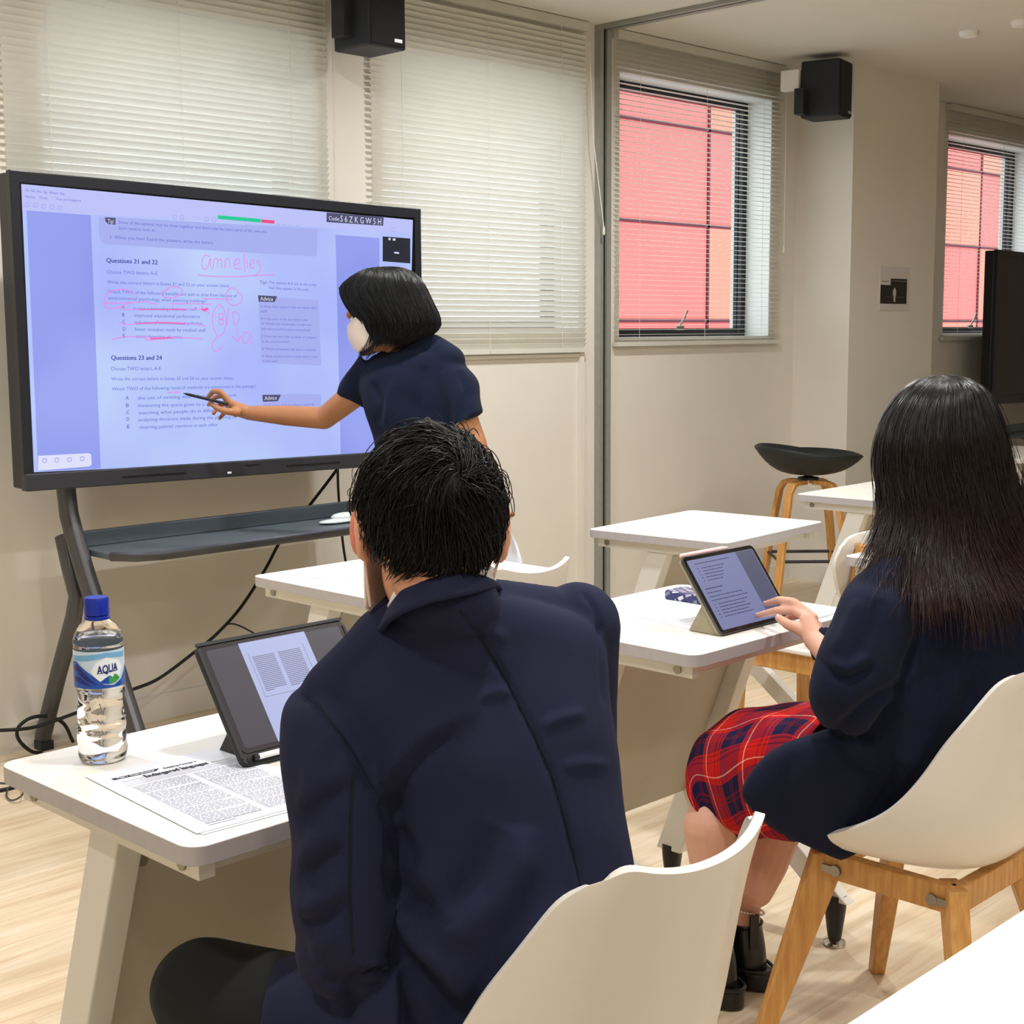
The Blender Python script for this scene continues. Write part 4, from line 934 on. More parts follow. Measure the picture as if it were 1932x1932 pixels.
    for i, (a, b_) in enumerate(zip(tp, bt)):
        m_ = (a+b_)/2; v = (a-b_)/2; t_ = nrm(tp[min(i+1, len(tp)-1)]-tp[max(i-1, 0)]); n_ = nrm(np.cross(t_, v))*.0045
        rr.append(ring(m_, v*1.04, n_, 14, 3))
    obj('collar', loft(rr), M['blazer'], R, angle=180)
    sp_ = [W(p[0]+3, p[1]-4, p[2]+.012) for p in top[:7]]
    obj('shirt_collar', loft([ring(p, np.array([0, 0, .014]), nrm(np.cross(nrm(np.array(sp_[min(i+1, 6)])-sp_[max(i-1, 0)]), [0, 0, 1]))*.002, 10, 3) for i, p in enumerate(sp_)]), M['shirt'], R, angle=180)
    # mask and its ear loop
    mk = []
    for v in np.linspace(-1, 1, 7):
        row = []
        for u in np.linspace(-1, 1, 13):
            a = u*1.18; row.append(hc - up*(.045+.046*v) + f*(.098*math.cos(a)*(1-.12*v*v)-.006) + s*(.079*math.sin(a)))
        mk.append(row)
    V = [p for r in mk for p in r]; Fc = [(i*13+k, i*13+k+1, (i+1)*13+k+1, (i+1)*13+k) for i in range(6) for k in range(12)]
    mo = obj('face_mask', (V, Fc), M['mask'], R, angle=180); q = mo.modifiers.new('t', 'SOLIDIFY'); q.thickness = .002
    for k in (-1, 1):
        e = hc + s*k*.078 - f*.020 - up*.010
        obj('ear_loop', join([tube(spline([hc-up*.004+f*.030+s*k*.070, hc+up*.014-f*.004+s*k*.077, e+up*.016, e-up*.012, hc-up*.050+f*.0+s*k*.074, hc-up*.088+f*.03+s*k*.066], 5), .0016, 6)]), M['strap'], mo)
    # hair
    hairdome(R, hc, fr, .069, W(868, 900, 1.53), 7000, M['hairb'])
    return R
def hairdome(R, hc, fr, r, whorl, n, m):
    f, up, s = fr; A = np.array([s*r*1.10, f*r*1.30, up*r*1.33]); c = hc+up*.013-f*.006
    Ai = np.linalg.inv(A.T)
    # cap
    def hairline(q):   # q local unit coords (s, f, up): True if covered
        sx, fy, uz = q[..., 0], q[..., 1], q[..., 2]
        low = np.interp(fy, [-1, -.7, -.45, -.2, 0, .35, .6, 1], [-.98, -.97, -.66, -.12, .16, .26, .42, .40])
        return uz > low
    th = np.linspace(-math.pi/2, math.pi/2, 40); ph = np.linspace(0, 2*math.pi, 65)[:-1]; V, Fc = [], []
    Q = np.array([[(math.cos(t)*math.cos(p), math.cos(t)*math.sin(p), math.sin(t)) for p in ph] for t in th]); ok = hairline(Q)
    hz = np.where(Q[..., 2] < 0, (1-.42*Q[..., 2]**2)/np.sqrt(np.maximum(1-Q[..., 2]**2, .08)), 1.0); Q2 = Q.copy(); Q2[..., :2] *= hz[..., None]; Pn = c + (Q2*.975) @ A
    idx = {}
    for i in range(39):
        for k in range(64):
            k2 = (k+1) % 64
            if ok[i, k] and ok[i, k2] and ok[i+1, k] and ok[i+1, k2]:
                Fc.append((i*64+k, i*64+k2, (i+1)*64+k2, (i+1)*64+k))
    h = obj('hair', ([tuple(p) for p in Pn.reshape(-1, 3)], Fc), m, R, angle=180)
    # strands flow away from the whorl over the skull
    wq = nrm((whorl-c) @ Ai.T if False else np.linalg.solve(A.T, whorl-c))
    q = np.random.randn(n*3, 3); q /= np.linalg.norm(q, axis=1)[:, None]; q = q[hairline(q)][:n]; n = len(q)
    K = 12; path = np.zeros((n, K, 3)); loc = q.copy(); L = np.random.uniform(.05, .085, n)
    stepq = (L/K)/(r*1.2); jit = np.random.randn(n, 3)*.22; clump = np.sin(q @ np.random.randn(3, 3)*9)*.42
    lift0 = np.random.uniform(.0, .010, n); lift1 = np.random.uniform(.001, .008, n) + (np.random.rand(n) < .04)*.010*(q[:, 2] > .15)
    for k in range(K):
        nr = loc/np.linalg.norm(loc, axis=1)[:, None]; t = k/(K-1)
        hz = np.where(nr[:, 2] < 0, (1-.42*nr[:, 2]**2)/np.sqrt(np.maximum(1-nr[:, 2]**2, .08)), 1.0); nx = nr.copy(); nx[:, :2] *= hz[:, None]; pos = c + nx @ A; on = nr @ A; on /= np.linalg.norm(on, axis=1)[:, None]
        path[:, k] = pos + on*((lift0+lift1*np.sin(t*2.2)-.006*t)[:, None])
        away = nr - wq; away -= nr*np.sum(away*nr, 1)[:, None]; away /= np.linalg.norm(away, axis=1)[:, None]+1e-6
        down = np.array([0, -.15, -1.]); down = down - nr*np.sum(down*nr, 1)[:, None]
        swirl = np.cross(nr, away)*.30
        d = away*.9 + down*(.35+.5*t) + swirl*(1-t) + jit + clump; d -= nr*np.sum(d*nr, 1)[:, None]
        nl_ = nr + d*stepq[:, None]; okk = hairline(nl_/np.linalg.norm(nl_, axis=1)[:, None]); loc = nr + d*(stepq*np.where(okk, 1, .33))[:, None]
        V, Fc, uv = strands(path, np.random.uniform(.0004, .0008, n))
    fastobj('hair_strands', V, Fc, m, h, uv)
    # loose spiky locks at nape, sides and top edge
    return h

def loftlines(R, rings_, phis, tops, ends, jit, m, name, parent, rad=(.0006, .0012), K=22, uvshade=True, wave=.006, curl=0.):
    """strands that follow a stack of rings: phi = angle on the ring, from level tops to ends (0..1)"""
    G = np.array(rings_); nl, nr_ = G.shape[:2]; n = len(phis); path = np.zeros((n, K, 3)); cen = G.mean(1)
    sh = np.zeros((n, K)); w0 = np.random.uniform(0, 6.28, n); wf = np.random.uniform(3, 8, n); off = np.random.randn(n)*jit; dphi = np.random.randn(n)*.10
    for k in range(K):
        t = k/(K-1); lv = (tops + (ends-tops)*t)*(nl-1); i = np.clip(lv.astype(int), 0, nl-2); fr_ = lv-i
        a = ((phis + dphi*t + wave*8*np.sin(w0+wf*t)*t)/(2*math.pi))*nr_ % nr_; j = a.astype(int) % nr_; fj = a-a.astype(int)
        def at(ii): return G[ii, j]*(1-fj)[:, None] + G[ii, (j+1) % nr_]*fj[:, None]
        p = at(i)*(1-fr_)[:, None] + at(i+1)*fr_[:, None]; cc = cen[i]*(1-fr_)[:, None]+cen[i+1]*fr_[:, None]
        o = p-cc; o /= np.linalg.norm(o, axis=1)[:, None]+1e-9
        path[:, k] = p + o*(off*(.4+t) + wave*np.sin(w0+wf*t*1.5)*t + curl*np.maximum(0, t-.8)*5*np.sin(w0))[:, None]; sh[:, k] = lv/(nl-1)
    V, Fc, uv = strands(path, np.random.uniform(*rad, n), sh)
    return fastobj(name, V, Fc, m, parent, uv)

# ---------------------------------------------------------------- long haired student (side view)
def build_girl():
    R = person('person with long dark brown hair, navy blazer and red tartan skirt touching a tablet', (2.40, 1.28, 0))
    hc = W(1775, 850, 2.60); f = nrm(np.array([.18, .93, -.30])); hp, ears, fr = head(hc, f, (0, -.02, 1), .074); f, up, s = fr
    nb = W(1795, 1010, 2.60); sl, sr = W(1660, 1120, 2.50), W(1930, 1085, 2.78)
    pel = np.array([2.40, 1.25, .52]); hipl, hipr = pel+[-.085, 0, -.01], pel+[.085, 0, -.01]
    kl = W(1352, 1425, 2.78); kr = kl+np.array([.20, .03, 0]); kl0 = kl
    al = W(1404, 1735, 3.02); ar = W(1357, 1745, 2.94)
    el = W(1606, 1305, 2.54); wl = W(1538, 1206, 2.765)
    er = np.array([2.66, 1.27, .76]); wr = np.array([2.56, 1.42, .645])
    body = hp+ears+[chain([hc-up*.07-f*.015, nb], [.047, .052]), chain([nb, (nb+pel)/2, pel], [.055, .070, .085]), chain([nb, sl], [.038, .034]), chain([nb, sr], [.038, .034]),
        chain([sl, el, W(1572, 1245, 2.68), wl], [.036, .028, .025, .0225]), chain([sr, er, wr], [.038, .033, .023])]
    # the near leg is tucked back, the other stands with its shin nearly upright
    kA = W(1392, 1462, 2.88); aA = W(1362, 1735, 2.92)     # front shin
    kB = W(1432, 1478, 2.93); aB = W(1400, 1722, 3.02)
    calfA = [W(1350, 1490, 2.84), W(1340, 1560, 2.84), W(1343, 1640, 2.87), W(1358, 1722, 2.91), W(1362, 1790, 2.93)]
    pA, pB = atz(1347, 1886, 0), atz(1402, 1852, 0)
    calfA = [W(1366, 1500, 2.86), W(1342, 1560, 2.83), W(1347, 1640, 2.84), pA+np.array([0, -.004, .185]), pA+np.array([0, 0, .05])]
    body += [chain([hipl, kA], [.070, .048]), chain([kA]+calfA, [.048, .050, .056, .046, .031, .032]), chain([hipr, kB], [.070, .050]),
        chain([kB, W(1462, 1560, 2.93), W(1440, 1630, 2.94), W(1424, 1676, 2.945), pB+np.array([0, -.004, .185]), pB+np.array([0, 0, .05])], [.050, .056, .049, .040, .031, .032])]
    # hand on the tablet: fingers shaped from their seen joints
    tn = np.cross([1, 0, 0], nrm([0, .095, .132])); 
    def scr_(px, py, o=.0): return onplane(px, py, np.array([2.289, 1.671, .755])-np.array(tn)*0 , tn) - FWD*o
    T1, T2_ = scr_(1443, 1139, .006), scr_(1428, 1161, .006); dd = float((T1-CAM) @ FWD)
    fing = [chain([W(1534, 1166, 2.80), W(1497, 1136, 2.84), W(1470, 1132, 2.88), T1], [.0105, .0092, .0083, .0062], 14), chain([W(1526, 1168, 2.79), W(1500, 1152, 2.83), W(1466, 1152, 2.87), T2_], [.0108, .0096, .0086, .0064], 14),
        chain([W(1538, 1178, 2.82), W(1512, 1160, 2.86), W(1492, 1163, 2.885), W(1480, 1171, 2.88)], [.0100, .0088, .0080, .0068], 12), chain([W(1542, 1186, 2.83), W(1522, 1176, 2.865), W(1504, 1180, 2.88), W(1495, 1186, 2.87)], [.0092, .0078, .0070, .0062], 12),
        chain([W(1532, 1200, 2.77), W(1510, 1188, 2.785), W(1486, 1178, 2.80), W(1469, 1166, 2.815)], [.0150, .0122, .0105, .0078], 14)]
    palm = [chain([wl, W(1524, 1172, 2.79)], [.0235, .0165]), chain([wl, W(1533, 1180, 2.80)], [.0225, .0160]), chain([wl, W(1540, 1182, 2.82)], [.0215, .0135]), chain([W(1556, 1222, 2.735), wl], [.0225, .0225])]
    hr_, _ = hand(wr, (-.1, 1, -.1), (0, -.1, -1), (-1, 0, 0), (.5, .6, .7, .8), .9)
    co_b, bvhb = shell_obj('body', body+fing+palm+hr_, M['sking'], R, .0030, 3)
    for p, q in ((T1, W(1470, 1132, 2.88)), (T2_, W(1466, 1152, 2.87)), (W(1469, 1166, 2.815), W(1486, 1178, 2.80))):
        d = nrm(p-q); u_ = nrm(np.cross(np.cross(d, UPV), d)); sd_ = np.cross(d, u_)
        obj('fingernail', ell(p-d*.001+u_*.0040-FWD*.001, (d*.0085, sd_*.0052, u_*.0022), 12, 8), M['nail'], R)
    eyes(R, hc, fr, .074)
    obj('mouth', ell(hc+f*.094-up*.058, (s*.022, f*.005, up*.007), 12, 8), mat('lips', (190, 96, 92), .4), R)
    # skirt
    def rg(L, Rr, dl, dr, th, e=2.2, off=0, n=40): return pring(L, Rr, dl, dr, th, (0, 0, 1), n, e, off)
    ax = []
    spine = [pel+[0, -.02, .02], pel+[-.01, .06, .01], (pel+kA)/2+[.05, .0, .005], kA+(kB-kA)*.45+[0, -.03, .005], kA+(kB-kA)*.45+[0, .045, -.012], kA+(kB-kA)*.45+[0, .068, -.055], kA+(kB-kA)*.45+[0, .060, -.10]]
    # thigh direction and outline rings around both legs
    rings_ = []
    def legring(c, sx, sz, tilt): 
        d = np.array([0, math.cos(tilt), -math.sin(tilt)]); u_ = np.array([0, math.sin(tilt), math.cos(tilt)])
        return ring(c, np.array([sx, .03, 0]), u_*sz, 48, 2.5)
    kc = (kA+kB)/2
    for (px_t, py_t, px_b, py_b, dep, sx) in ((1600, 1338, 1640, 1560, 2.70, .165), (1560, 1336, 1590, 1572, 2.73, .16), (1500, 1337, 1530, 1570, 2.77, .158), (1440, 1341, 1490, 1560, 2.81, .145), (1395, 1348, 1462, 1562, 2.85, .132), (1358, 1362, 1446, 1562, 2.88, .122), (1334, 1388, 1432, 1558, 2.885, .116), (1324, 1422, 1424, 1550, 2.88, .110)):
        a = W(px_t, py_t, dep); b_ = W(px_b, py_b, dep); c = (a+b_)/2; u_ = (a-b_)/2; sv = np.array([.97, -.10, 0.])
        sv = nrm(sv - u_*(sv @ u_)/(u_ @ u_))*sx
        rings_.append(ring(c, sv, u_, 56, 2.6))
    rr = densify(rings_, 4); ns = len(rr)
    for k_, r_ in enumerate(rr):   # soft folds
        r_[:, 2] += .0035*np.sin(np.arange(56)*.9+k_*.5)
    V, Fc = loft(rr, caps=False)
    cum = [0]
    for i in range(1, ns): cum.append(cum[-1]+np.linalg.norm(rr[i].mean(0)-rr[i-1].mean(0)))
    uv = [((k/56*7.0+.12*math.sin(i*.35)), cum[i]/.105) for i in range(ns) for k in range(56)]
    sk = obj('skirt', (V, Fc), M['tartan'], R, angle=180, uv=uv); q = sk.modifiers.new('t', 'SOLIDIFY'); q.thickness = .004; q.offset = 1
    # blazer
    tor = loft(densify([rg((1740, 1020), (1850, 1010), 2.56, 2.64, .055), rg((1690, 1055), (1900, 1045), 2.54, 2.68, .070), rg((1640, 1100), (1962, 1085), 2.52, 2.72, .085), rg((1628, 1160), (1985, 1150), 2.52, 2.74, .105), rg((1632, 1240), (1975, 1240), 2.52, 2.74, .115),
        rg((1625, 1310), (1945, 1315), 2.53, 2.73, .118), rg((1595, 1380), (1895, 1400), 2.55, 2.73, .12), rg((1575, 1450), (1840, 1470), 2.58, 2.73, .115), rg((1575, 1530), (1770, 1540), 2.66, 2.74, .095), rg((1580, 1575), (1710, 1580), 2.67, 2.72, .07)], 3))
    sv0 = W(1660, 1110, 2.50)
    slv = loft(densify([pring((1622, 1085), (1715, 1085), 2.50, 2.52, .040, n=24), pring((1600, 1120), (1722, 1125), 2.47, 2.51, .055, n=24), pring((1572, 1180), (1712, 1195), 2.46, 2.50, .058, n=24), pring((1548, 1240), (1690, 1262), 2.46, 2.50, .058, n=24), pring((1530, 1290), (1665, 1325), 2.47, 2.50, .056, n=24),
        pring((1534, 1335), (1635, 1370), 2.49, 2.51, .050, n=24), pring((1556, 1372), (1612, 1388), 2.51, 2.52, .034, n=24)], 3))
    cuff_dir = W(1546, 1216, 2.735)
    fa = loft(densify([ring(W(1598, 1318, 2.53), RGT*.056+UPV*.016, FWD*.055, 24), ring(W(1587, 1287, 2.60), RGT*.050+UPV*.022, FWD*.052, 24), ring(W(1577, 1254, 2.67), RGT*.036+UPV*.036, FWD*.046-RGT*.012, 24), ring(W(1565, 1228, 2.715), RGT*.016+UPV*.038, FWD*.040-RGT*.016, 24), ring(W(1547, 1215, 2.735), RGT*.008+UPV*.037, FWD*.038-RGT*.014, 24)], 3))
    yk = chain([sv0, W(1720, 1062, 2.54), W(1800, 1040, 2.60), W(1900, 1062, 2.68), W(1950, 1095, 2.74)], [.044, .050, .058, .050, .044])
    arm_r = chain([W(1950, 1105, 2.76), er, wr-[0, .03, 0]], [.055, .048, .034])
    # front panels lying over the lap and hanging by the seat
    flap = loft(densify([pring((1568, 1382), (1700, 1400), 2.53, 2.57, .045, n=28, e=2.4), pring((1474, 1406), (1690, 1470), 2.56, 2.56, .045, n=28, e=2.4), pring((1425, 1448), (1680, 1530), 2.575, 2.59, .042, n=28, e=2.4), pring((1396, 1490), (1650, 1580), 2.585, 2.60, .034, n=28, e=2.4), pring((1410, 1522), (1615, 1612), 2.59, 2.61, .026, n=28, e=2.4), pring((1450, 1560), (1588, 1624), 2.60, 2.61, .016, n=28, e=2.4)], 4))
    folds = [([(1575, 1385), (1600, 1440), (1660, 1480)], .016, -.008), ([(1570, 1250), (1600, 1262), (1640, 1235)], .010, .006), ([(1560, 1270), (1600, 1282), (1650, 1262)], .009, -.006), ([(1700, 1290), (1640, 1330), (1590, 1370), (1575, 1390)], .014, -.010), ([(1760, 1230), (1700, 1290), (1650, 1340)], .014, .006),
        ([(1530, 1400), (1600, 1392), (1650, 1400)], .012, -.006), ([(1500, 1420), (1470, 1500), (1480, 1560)], .012, -.004), ([(1640, 1430), (1600, 1520), (1590, 1600)], .014, .005), ([(1700, 1440), (1640, 1540), (1600, 1610)], .014, -.005), ([(1800, 1260), (1760, 1380), (1700, 1480)], .02, .006),
        ([(1850, 1260), (1800, 1400), (1740, 1500)], .018, -.006), ([(1620, 1130), (1600, 1180), (1575, 1230)], .012, .004), ([(1660, 1130), (1640, 1190), (1610, 1250)], .012, -.005), ([(1540, 1240), (1560, 1262), (1580, 1270)], .006, -.004)]
    shell_obj('blazer', [tor, slv, fa, yk, arm_r, flap], M['blazerg'], R, .0050, 7, folds, [], noise=.0015)
    # boots
    for px, p in ((1400, pB), (1347, pA)):
        a = p+[0, .0, 0]; dr = nrm([.0, 1, 0])
        shaft = loft(densify([ring(a+[0, .0, .03], np.array([.042, 0, 0]), np.array([0, .052, 0]), 24), ring(a+[0, .0, .08], np.array([.040, 0, 0]), np.array([0, .048, 0]), 24), ring(a+[0, .005, .125], np.array([.038, 0, 0]), np.array([0, .044, 0]), 24), ring(a+[0, .004, .135], np.array([.040, 0, 0]), np.array([0, .045, 0]), 24)], 3))
        foot_ = ell(a+[0, .075, .055], ((.043, 0, 0), (0, .115, 0), (0, 0, .042)), 24, 14)
        sole = prism([(a[0]+.047*math.cos(t)*(1-.1*math.sin(t)), a[1]+.06+.13*math.sin(t)) for t in np.linspace(0, 2*math.pi, 36)[:-1]], 0, .042)
        bt = obj('boot', join([shaft, foot_]), M['boot'], R, angle=180)
        obj('sole', sole, M['boot'], bt, bevel=.006, seg=3, angle=50)
        obj('welt', tube([(a[0]+.0475*math.cos(t)*(1-.1*math.sin(t)), a[1]+.06+.1305*math.sin(t), .045) for t in np.linspace(0, 2*math.pi, 37)], .004, 8, caps=False), M['boot'], bt)
        if px > 1380: obj('pull_tab', loft([ring(a+np.array([-.022, -.041, z]), np.array([.0015, .003, 0]), np.array([.0095, -.005, 0]), 12, 3) for z in (.09, .12, .165)]), M['boot'], bt)
    ac = pB+np.array([0, -.003, .180]); ak = [ac + RGT*.038*math.cos(t) + FWD*.038*math.sin(t) - UPV*(.028*math.cos(t)*-.3) - UPV*.022*math.cos(t)*0 + UPV*(-.018+(-.016)*math.cos(t)*1.0) for t in np.linspace(0, 2*math.pi, 40)]
    obj('anklet', join([ell(p, ((.0028, 0, 0), (0, .0028, 0), (0, 0, .0028)), 8, 6) for p in ak[:-1]]), M['silver'], R)
    # hair: stack of seen outlines from crown to ends
    def hr(L, Rr, dl, dr, th, off=0): return np.array(pring(L, Rr, dl, dr, th, (0, 0, 1), 64, 2.1, off))
    crown = W(1775, 708, 2.60)
    H = [ring(crown, RGT*.004, FWD*.004, 64), hr((1738, 716), (1812, 712), 2.59, 2.61, .05), hr((1700, 742), (1846, 736), 2.58, 2.62, .078), hr((1672, 782), (1866, 776), 2.58, 2.63, .095), hr((1656, 830), (1880, 824), 2.575, 2.635, .104), hr((1653, 880), (1890, 874), 2.575, 2.64, .106), hr((1660, 930), (1902, 924), 2.57, 2.64, .104),
        hr((1662, 975), (1918, 972), 2.565, 2.65, .102), hr((1648, 1020), (1940, 1015), 2.55, 2.66, .104), hr((1628, 1065), (1968, 1060), 2.52, 2.68, .112), hr((1612, 1110), (1992, 1105), 2.49, 2.69, .128), hr((1604, 1155), (2004, 1150), 2.48, 2.70, .140), hr((1600, 1200), (2008, 1195), 2.48, 2.70, .148)]
    H = [np.array(h) for h in densify(H, 2)]
    # which side of a ring faces away from the face (B axis points away from the camera)
    inner = [h.mean(0)+(h-h.mean(0))*.955 for h in H]
    # open the shell at the face (keep the back and sides), ends ragged
    V = [tuple(p) for h in inner for p in h]; Fc = []; nl = len(H)
    for i in range(nl-1):
        for k in range(64):
            t = (k+.5)/64*2*math.pi; pm = inner[i][k]; isface = (pm-hc) @ f > .035 and i > 6
            lim = nl-1-(7+2.2*math.sin(k*1.9)+1.5*math.sin(k*.7))
            if not isface and i < lim: Fc.append((i*64+k, i*64+(k+1) % 64, (i+1)*64+(k+1) % 64, (i+1)*64+k))
    uvs = [(.3, i/(nl-1)) for i in range(nl) for k in range(64)]
    hair = obj('hair', (V, Fc), M['hairg'], R, angle=180, uv=uvs)
    n = 9000; phis = np.random.uniform(0, 2*math.pi, n); G = np.array(H); mid = G[int(nl*.5)]
    j = (phis/(2*math.pi)*64).astype(int) % 64; keep = ((mid[j]-hc) @ f) < .055; phis = phis[keep]; n = len(phis)
    base = .80 + .07*np.sin(phis*3.1+.4)+.06*np.sin(phis*13)+.03*np.sin(phis*29) ; ends = np.clip(base + np.random.randn(n)*.06, .55, 1.0)
    tops = np.random.uniform(0, .16, n)
    cl = np.round(phis*26)/26; phis = phis*.55+cl*.45
    loftlines(R, H, phis, tops, ends, .0022, M['hairg'], 'hair_strands', hair, rad=(.0006, .0011), K=26, wave=.004, curl=.010)
    n2 = 260; ph = np.random.uniform(3.3, 6.1, n2)
    loftlines(R, H, ph, np.random.uniform(.1, .5, n2), np.random.uniform(.6, 1.0, n2), .010, M['hairg'], 'flyaway_strands', hair, rad=(.0003, .0005), K=20, wave=.02)
    return R

# ---------------------------------------------------------------- teacher
def build_teacher():
    R = person('standing person with black bob, face mask and dark top, pointing at the lit display', (2.98, 3.35, 0))
    hc = W(716, 588, 4.38); f = nrm(np.array([-.48, .62, -.42])); hp, ears, fr = head(hc, f, (.10, .05, 1), .074); f, up, s = fr
    nb = W(762, 680, 4.40); sR, sL = W(705, 715, 4.45), W(840, 690, 4.33)      # the arm reaching to the display / the other arm
    eR = W(612, 789, 4.58); wR = W(468, 779, 4.66)
    eL = W(896, 838, 4.22); wL = W(932, 978, 4.16)
    pel = W(835, 985, 4.36); hl, hr_ = pel+np.array([-.08, .06, -.02]), pel+np.array([.08, -.06, -.02])
    kl_, kr_ = np.array([hl[0]+.0, hl[1]+.04, .46]), np.array([hr_[0]+.02, hr_[1]+.04, .46]); fl, frr = np.array([kl_[0], kl_[1]-.02, .07]), np.array([kr_[0]+.03, kr_[1]-.02, .07])
    body = hp+ears+[chain([hc-up*.06-f*.02, nb], [.045, .05]), chain([nb, (nb+pel)/2, pel], [.055, .075, .085]), chain([nb, sR], [.045, .045]), chain([nb, sL], [.05, .05]), chain([sR, eR, (eR+wR)/2, wR], [.046, .036, .033, .0235]),
        chain([sL, eL, (eL+wL)/2, wL], [.044, .036, .033, .0235]), chain([hl, kl_, fl], [.065, .05, .035]), chain([hr_, kr_, frr], [.065, .05, .035])]
    pen0, pen1 = aty(346, 742, YS-.004), W(436, 764, 4.60)
    # writing hand, fingers closed on the pen
    fing = [chain([W(436, 762, 4.63), W(416, 739, 4.62), W(402, 738, 4.63), W(390, 752, 4.65)], [.0125, .0100, .0088, .0072], 12), chain([W(440, 768, 4.65), W(420, 745, 4.66), W(404, 750, 4.67), W(394, 764, 4.67)], [.0125, .0098, .0086, .0070], 12),
        chain([W(442, 775, 4.67), W(424, 760, 4.69), W(410, 768, 4.69), W(403, 780, 4.68)], [.0115, .0092, .0082, .0068], 12), chain([W(446, 782, 4.68), W(432, 775, 4.70), W(420, 782, 4.70), W(414, 790, 4.69)], [.0105, .0084, .0074, .0062], 12),
        chain([W(446, 778, 4.62), W(426, 776, 4.60), W(410, 770, 4.60), W(396, 760, 4.62)], [.0145, .0115, .0100, .0078], 12)]
    palm = [chain([wR, W(438, 764, 4.64)], [.0235, .0165]), chain([wR, W(444, 776, 4.66)], [.0235, .0150])]
    h2, _ = hand(wL, W(960, 1032, 4.06)-wL, (-.6, -.2, .1), (.3, -.6, .4), (.7, .8, .9, .95), .92)
    shell_obj('body', body+fing+palm+h2, M['skint'], R, .0042, 3)
    eyes(R, hc, fr, .074)
    # top
    def rg(L, Rr, dl, dr, th, e=2.2, n=36): return pring(L, Rr, dl, dr, th, (0, 0, 1), n, e)
    tor = loft(densify([rg((722, 668), (800, 655), 4.44, 4.38, .055), rg((694, 690), (850, 660), 4.45, 4.33, .085), rg((684, 720), (872, 700), 4.46, 4.31, .105), rg((692, 765), (884, 755), 4.45, 4.31, .115), rg((706, 810), (893, 810), 4.44, 4.31, .115), rg((716, 850), (900, 860), 4.43, 4.31, .115), rg((725, 920), (912, 930), 4.43, 4.30, .125), rg((722, 1000), (930, 1000), 4.43, 4.29, .13)], 3))
    sv1 = loft(densify([ring(W(712, 706, 4.43), RGT*.055-UPV*.060, FWD*.06, 24), ring(W(688, 728, 4.47), RGT*.050-UPV*.052, FWD*.062, 24), ring(W(672, 746, 4.50), RGT*.050-UPV*.036, FWD*.062, 24), ring(W(664, 759, 4.52), RGT*.050-UPV*.022, FWD*.058, 24)], 3))
    sv2 = loft(densify([ring(W(842, 690, 4.33), RGT*.060, FWD*.06, 24), ring(W(866, 725, 4.29), RGT*.055+UPV*.012, FWD*.064, 24), ring(W(878, 760, 4.26), RGT*.045+UPV*.015, FWD*.062, 24), ring(W(884, 792, 4.24), RGT*.044+UPV*.022, FWD*.060, 24)], 3))
    yk = chain([W(715, 700, 4.44), W(762, 676, 4.40), W(812, 664, 4.36), W(848, 682, 4.32)], [.050, .056, .056, .050])
    folds = [([(870, 700), (880, 740), (868, 800)], .016, -.008), ([(800, 690), (790, 760), (800, 830)], .02, -.006), ([(740, 720), (730, 790), (740, 830)], .018, .006), ([(700, 720), (720, 760), (716, 800)], .014, -.006), ([(835, 700), (845, 760), (855, 810)], .016, .006)]
    shell_obj('knit_top', [tor, sv1, sv2, yk], M['tee'], R, .0065, 6, folds, noise=.002)
    shell_obj('trousers', [chain([pel+[0, 0, .06], hl, kl_, fl], [.130, .11, .080, .065]), chain([pel+[0, 0, .06], hr_, kr_, frr], [.130, .11, .080, .065])], M['trouser'], R, .009, 5)
    for a in (fl, frr): obj('shoe', join([ell(a+[-.02, .05, -.03], ((.042, 0, 0), (0, .115, 0), (0, 0, .04))), box(a[0]-.05, a[1]-.05, 0, a[0]+.02, a[1]+.15, .018)]), M['boot'], R)
    # mask
    V = []; 
    for v in np.linspace(-1, 1, 7):
        for u in np.linspace(-1, 1, 13):
            a = u*1.15; V.append(hc - up*(.044+.050*v) + f*(.130*math.cos(a)*(1-.12*v*v)-.004) + s*(.080*math.sin(a)))
    mo = obj('face_mask', (V, [(i*13+k, i*13+k+1, (i+1)*13+k+1, (i+1)*13+k) for i in range(6) for k in range(12)]), M['mask'], R, angle=180); q = mo.modifiers.new('t', 'SOLIDIFY'); q.thickness = .002
    for k in (-1, 1): obj('ear_loop', tube(spline([hc-up*.01+f*.035+s*k*.074, hc+up*.012-f*.01+s*k*.084, hc-up*.012-f*.02+s*k*.084, hc-up*.088+f*.035+s*k*.066], 5), .0016, 6), M['strap'], mo)
    # bob hair: crown pole then outlines tilted with the bowed head
    def hg(L, Rr, dl, dr, th): return np.array(pring(L, Rr, dl, dr, th, (0, 0, 1), 56, 2.1))
    crown = W(722, 504, 4.37)
    H = [ring(crown, RGT*.004, FWD*.004, 56), hg((690, 509), (752, 504), 4.38, 4.35, .055), hg((660, 525), (778, 514), 4.40, 4.34, .085), hg((640, 545), (795, 535), 4.42, 4.33, .10), hg((644, 565), (805, 556), 4.42, 4.33, .105), hg((658, 585), (814, 578), 4.42, 4.32, .105), hg((676, 605), (822, 598), 4.42, 4.32, .102), hg((688, 625), (822, 618), 4.42, 4.32, .096), hg((690, 645), (800, 636), 4.42, 4.33, .088), hg((686, 665), (775, 652), 4.42, 4.35, .075), hg((675, 690), (740, 668), 4.42, 4.38, .05)]
    H = [np.array(h) for h in densify(H, 2)]; nl = len(H)
    inner = [h.mean(0)+(h-h.mean(0))*.96 for h in H]; V = [tuple(p) for h in inner for p in h]; Fc = []
